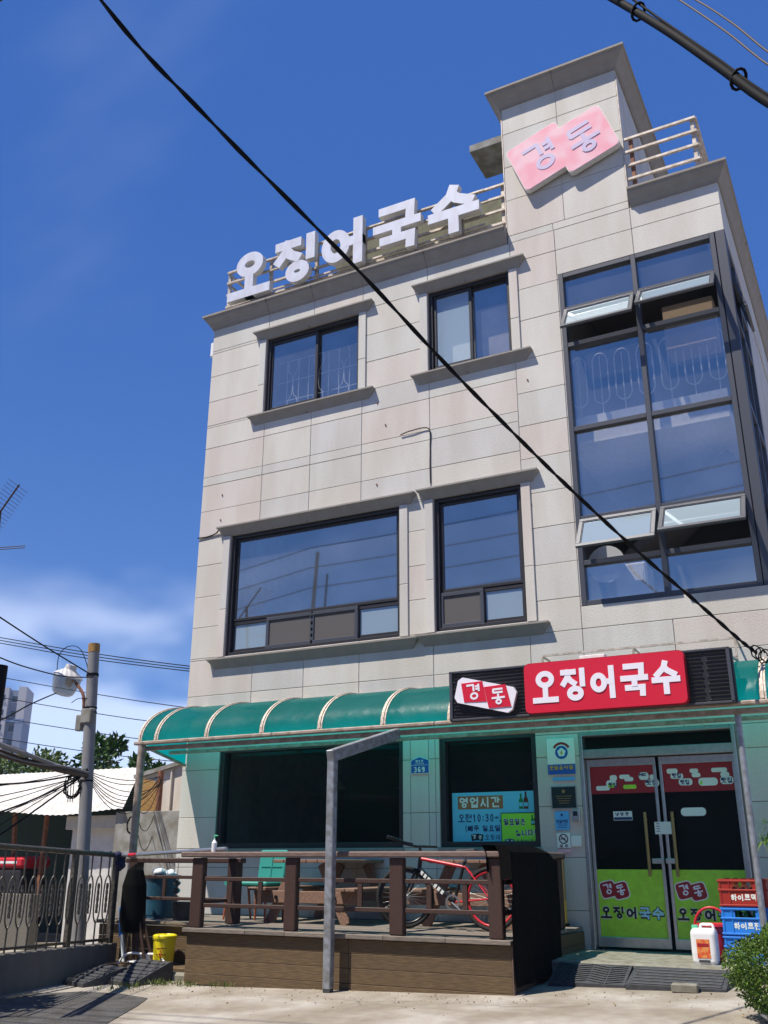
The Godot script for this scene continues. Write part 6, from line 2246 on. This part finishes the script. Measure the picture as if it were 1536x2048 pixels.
	for q in [[-6.2, 7.93], [-9.3, 7.3], [-9.3, 6.85], [-6.35, 6.95], [-3.85, 8.15], [-6.35, 8.35], [-3.9, 6.2]]:
		g = Geo.new()
		g.cyl(V(q[0], q[1], 0.0), V(q[0], q[1], 0.015), 0.014, 0.012, 8)
		part("bolt", g, M.rust_paint, t)
	t = thing("post_cables", "grey cables and a small coil tied to the awning post", "cable")
	for k in 5:
		g = Geo.new()
		var pts = []
		for i in 21: pts.append(V(-9.78 + cos(TAU * i / 20.0) * 0.10, 1.98 + sin(TAU * i / 20.0) * 0.12, 0.95) + V(rng.randf_range(-0.012, 0.012), rng.randf_range(-0.012, 0.012), 0))
		g.tube(pts, 0.006, 5)
		part("turn", g, M.cable, t)
	for k in 3:
		g = Geo.new()
		g.tube(sag(V(-9.62, 2.2 - k * 0.1, 1.05), V(-11.1, 2.8 - k * 0.25, -1.15), 0.25 + 0.12 * k, 14), 0.006, 5)
		part("strand", g, M.cable, t)

# ------------------------------------------------------------ plants
func leaf_mesh(l, w, fold = 0.25):
	var g = Geo.new()
	var a = Vector3.ZERO
	var tip = Vector3(0, l, -l * 0.12)
	var m = Vector3(0, l * 0.5, 0.0)
	for s in [-1.0, 1.0]:
		var e = Vector3(s * w / 2, l * 0.45, w * fold)
		g.flat(a, e, tip, m, Vector3.BACK)
	return g.mesh()

func scatter(called, parent, mesh, m, places, tints):
	var mm = MultiMesh.new()
	mm.transform_format = MultiMesh.TRANSFORM_3D
	mm.use_colors = true
	mm.mesh = mesh
	mm.instance_count = places.size()
	for i in places.size():
		mm.set_instance_transform(i, places[i])
		mm.set_instance_color(i, tints[i])
	var o = MultiMeshInstance3D.new()
	o.name = called
	o.multimesh = mm
	o.material_override = m
	o.set_meta("kind", "stuff")
	parent.add_child(o, true)
	return o

func facing(p, d, s, r):
	var y = d.normalized()
	var x = y.cross(Vector3(r.randf_range(-1, 1), r.randf_range(-1, 1), r.randf_range(-1, 1))).normalized()
	return Transform3D(Basis(x * s, y * s, x.cross(y) * s), p)

func foliage(t, clumps, count, mesh, m, spread, up = 0.25):
	var places = []
	var tints = []
	for i in count:
		var c = clumps[rng.randi() % clumps.size()]
		var d = Vector3(rng.randfn(), rng.randfn(), rng.randfn()).normalized()
		var r = pow(rng.randf(), 0.4)
		var p = c[0] + d * c[1] * r * Vector3(1, 0.85, 1)
		places.append(facing(p, d + Vector3(rng.randfn() * spread, rng.randfn() * spread + up, rng.randfn() * spread), rng.randf_range(0.7, 1.25), rng))
		var k = rng.randf_range(0.65, 1.3)
		tints.append(Color(k * rng.randf_range(0.85, 1.2), k, k * rng.randf_range(0.7, 1.1)))
	return scatter("crown", t, mesh, m, places, tints)

func plants():
	# tree and hedge beyond the shed
	var t = thing("leafy_tree", "dark leafy tree rising behind the white shed roof by the pole", "tree", Vector3(-16.4, 0, -5.2))
	var cl = []
	for q in [[0.0, 2.6, 0.75], [-0.7, 2.9, 0.5], [0.5, 3.2, 0.55], [-0.25, 3.65, 0.42], [-0.35, 4.1, 0.24], [0.15, 3.8, 0.4], [0.95, 2.9, 0.45], [1.35, 3.25, 0.2], [1.15, 3.6, 0.2], [-1.0, 3.3, 0.25], [-0.1, 3.2, 0.6], [1.7, 3.0, 0.25], [-1.3, 2.9, 0.35], [2.0, 3.35, 0.14], [2.4, 2.95, 0.2], [0.3, 4.05, 0.2]]: cl.append([V(q[0], q[1], rng.randf_range(-0.4, 0.4)), q[2]])
	foliage(t, cl, 2600, leaf_mesh(0.17, 0.085), M.leaf_dark, 0.7)
	var g = Geo.new()
	g.cyl(V(0, -0.4, 0), V(0.05, 2.2, 0), 0.11, 0.07, 8)
	for q in cl: g.tube([V(0.03, 1.9, 0), V(q[0].x * 0.5, q[0].y * 0.8, q[0].z * 0.5), q[0]], 0.014, 5)
	part("trunk", g, M.bark, t)
	t = thing("bushy_tree", "olive green bushy tree at the left edge behind the white roof", "tree", Vector3(-19.5, 0, -5.0))
	cl = []
	for i in 22: cl.append([V(rng.randf_range(-2.2, 2.5), rng.randf_range(2.3, 3.75), rng.randf_range(-0.6, 0.6)), rng.randf_range(0.3, 0.5)])
	foliage(t, cl, 4200, leaf_mesh(0.13, 0.075), M.leaf_olive, 0.7)
	g = Geo.new()
	g.cyl(V(0, -0.4, 0), V(0.05, 2.3, 0), 0.13, 0.08, 8)
	for q in cl: g.tube([V(0.03, 1.8, 0), V(q[0].x * 0.5, q[0].y * 0.8, q[0].z * 0.5), q[0]], 0.014, 5)
	part("trunk", g, M.bark, t)
	# clipped box bush in a white planter at the lower right
	t = thing("box_bush", "clipped green bush in a white planter at the lower right corner", "bush", Vector3(-0.70, gy(-0.70, 3.3), 3.3))
	var lm = leaf_mesh(0.027, 0.016)
	var places = []
	var tints = []
	for i in 32000:
		var d = Vector3(rng.randfn(), rng.randfn(), rng.randfn()).normalized()
		var k = 1.0 + 0.06 * sin(d.x * 7.0 + 1.0) * sin(d.y * 6.0) + 0.05 * sin(d.z * 9.0 + d.x * 5.0)
		var p = V(0.02, 0.33, 0.0) + d * V(0.74, 0.38, 0.66) * k * pow(rng.randf_range(0.62, 0.97), 0.5)
		if rng.randf() < 0.25:
			var d2 = Vector3(rng.randfn(), rng.randfn(), rng.randfn()).normalized()
			p = V(0.10, 0.72, -0.05) + d2 * V(0.44, 0.34, 0.42) * pow(rng.randf_range(0.5, 1.0), 0.5)
			d = d2
		places.append(facing(p, d + Vector3(rng.randfn(), rng.randfn() + 0.3, rng.randfn()) * 0.7, rng.randf_range(0.7, 1.3), rng))
		var q = rng.randf_range(0.6, 1.35)
		tints.append(Color(q * rng.randf_range(0.85, 1.3), q, q * rng.randf_range(0.7, 1.1)))
	scatter("leaves", t, lm, M.leaf_box, places, tints)
	g = Geo.new()
	for i in 26:
		var d = Vector3(rng.randfn(), absf(rng.randfn()) * 0.8, rng.randfn()).normalized()
		g.tube([V(0, 0.1, 0), V(0, 0.25, 0) + d * 0.12, V(0, 0.36, 0) + d * V(0.45, 0.26, 0.45)], 0.008, 5)
	part("twig", g, M.bark, t)
	g = Geo.new()
	g.lathe([[0.001, 0.0], [0.46, 0.0], [0.49, 0.03], [0.50, 0.035], [0.50, 0.055], [0.46, 0.055], [0.44, 0.04], [0.001, 0.03]], Transform3D(), 28)
	part("planter", g, M.planter, t)
	# spiky potted plant right of the door
	t = thing("spiky_plant", "tall potted plant with narrow yellow green leaves at the right edge", "potted plant", Vector3(-0.98, 0.53, 0.85))
	g = Geo.new()
	g.cyl(V(0, 0.25, 0), V(0.0, 1.55, 0), 0.022, 0.014, 8)
	g.tube(spline([V(0, 0.7, 0), V(-0.15, 1.0, 0.05), V(-0.26, 1.22, 0.05)], 5), 0.012, 6)
	part("stem", g, M.bark, t)
	g = Geo.new()
	for c in [V(-0.30, 1.15, 0.05), V(-0.05, 1.5, 0.0), V(-0.22, 1.33, 0.0), V(-0.1, 1.0, 0.1)]:
		for i in 34:
			var d = Vector3(rng.randfn(), rng.randf_range(-0.3, 1.0), rng.randfn()).normalized()
			var l = rng.randf_range(0.14, 0.26)
			var s = d.cross(Vector3(0.3, 1, 0.1)).normalized() * 0.007
			var m1 = c + d * l * 0.55 + V(0, 0.015, 0)
			var tip = c + d * l - V(0, 0.05, 0)
			g.flat(c - s * 0.6, m1 - s, m1 + s, c + s * 0.6, Vector3.UP)
			g.tri(m1 - s, m1 + s, tip, (m1 - c).cross(s).normalized())
	var o = part("leaves", g, M.leaf_palm, t)
	o.set_meta("kind", "stuff")
	g = Geo.new()
	g.lathe([[0.001, 0.0], [0.13, 0.0], [0.17, 0.26], [0.185, 0.26], [0.185, 0.3], [0.16, 0.3], [0.15, 0.24], [0.001, 0.23]], Transform3D(), 22)
	part("pot", g, M.rubber, t)
	# weeds at the left foot of the deck
	places = []
	tints = []
	for i in 260:
		var c = [V(-7.75, 0, 2.55), V(-7.4, 0, 2.58), V(-7.95, 0, 2.75), V(-6.9, 0, 2.56), V(-8.1, 0, 2.6), V(-7.9, 0, 2.9), V(-8.05, 0, 3.02)][[0, 0, 0, 1, 1, 2, 3, 4, 4, 5, 6][rng.randi() % 11]]
		var p = c + V(rng.randfn() * 0.10, 0, rng.randfn() * 0.05)
		if p.z < 2.52 and p.x > -7.5: p.z = 2.53
		p.y = gy(p.x, p.z)
		places.append(facing(p, V(rng.randfn() * 0.5, 1, rng.randfn() * 0.5), rng.randf_range(0.5, 1.3), rng))
		var k = rng.randf_range(0.7, 1.4)
		tints.append(Color(k * 1.15, k, k * 0.8))
	o = scatter("weeds", self, leaf_mesh(0.075, 0.012), M.leaf_olive, places, tints)
	tag(o, "weeds growing in the cracks at the left foot of the deck", "", "", "stuff")
	# grit and dry leaves blown about the forecourt
	places = []
	tints = []
	for i in 420:
		var p = V(rng.randf_range(-8.2, -1.0), 0, 2.55 + absf(rng.randfn()) * 0.5)
		if p.x > -3.5: p.z = maxf(p.z - 0.45, 2.05)
		p.y = gy(p.x, p.z) + 0.004
		places.append(facing(p, V(rng.randfn(), 0.25, rng.randfn()), rng.randf_range(0.25, 1.0), rng))
		var k = rng.randf_range(0.5, 2.2)
		tints.append(Color(k * 2.2, k * 1.1, k * 2.0))
	o = scatter("litter", self, leaf_mesh(0.028, 0.018), M.leaf_olive, places, tints)
	tag(o, "dry leaf bits and grit scattered on the concrete", "", "", "stuff")
	# tree outside the left of the frame that shades the lower left corner
	t = thing("street_tree", "small street tree beside the fence shading the asphalt", "tree", Vector3(-9.5, gy(-9.5, 5.45), 5.45))
	cl = []
	for i in 14: cl.append([V(rng.randf_range(-0.7, 0.55), rng.randf_range(1.5, 3.0), rng.randf_range(-0.6, 0.9)), rng.randf_range(0.3, 0.5)])
	foliage(t, cl, 5200, leaf_mesh(0.15, 0.10), M.leaf_mid, 0.7)
	g = Geo.new()
	g.cyl(V(0, 0, 0), V(0.05, 1.9, 0), 0.09, 0.06, 8)
	for q in cl: g.tube([V(0.03, 1.5, 0), q[0] * V(0.5, 0.8, 0.5), q[0]], 0.014, 5)
	part("trunk", g, M.bark, t)
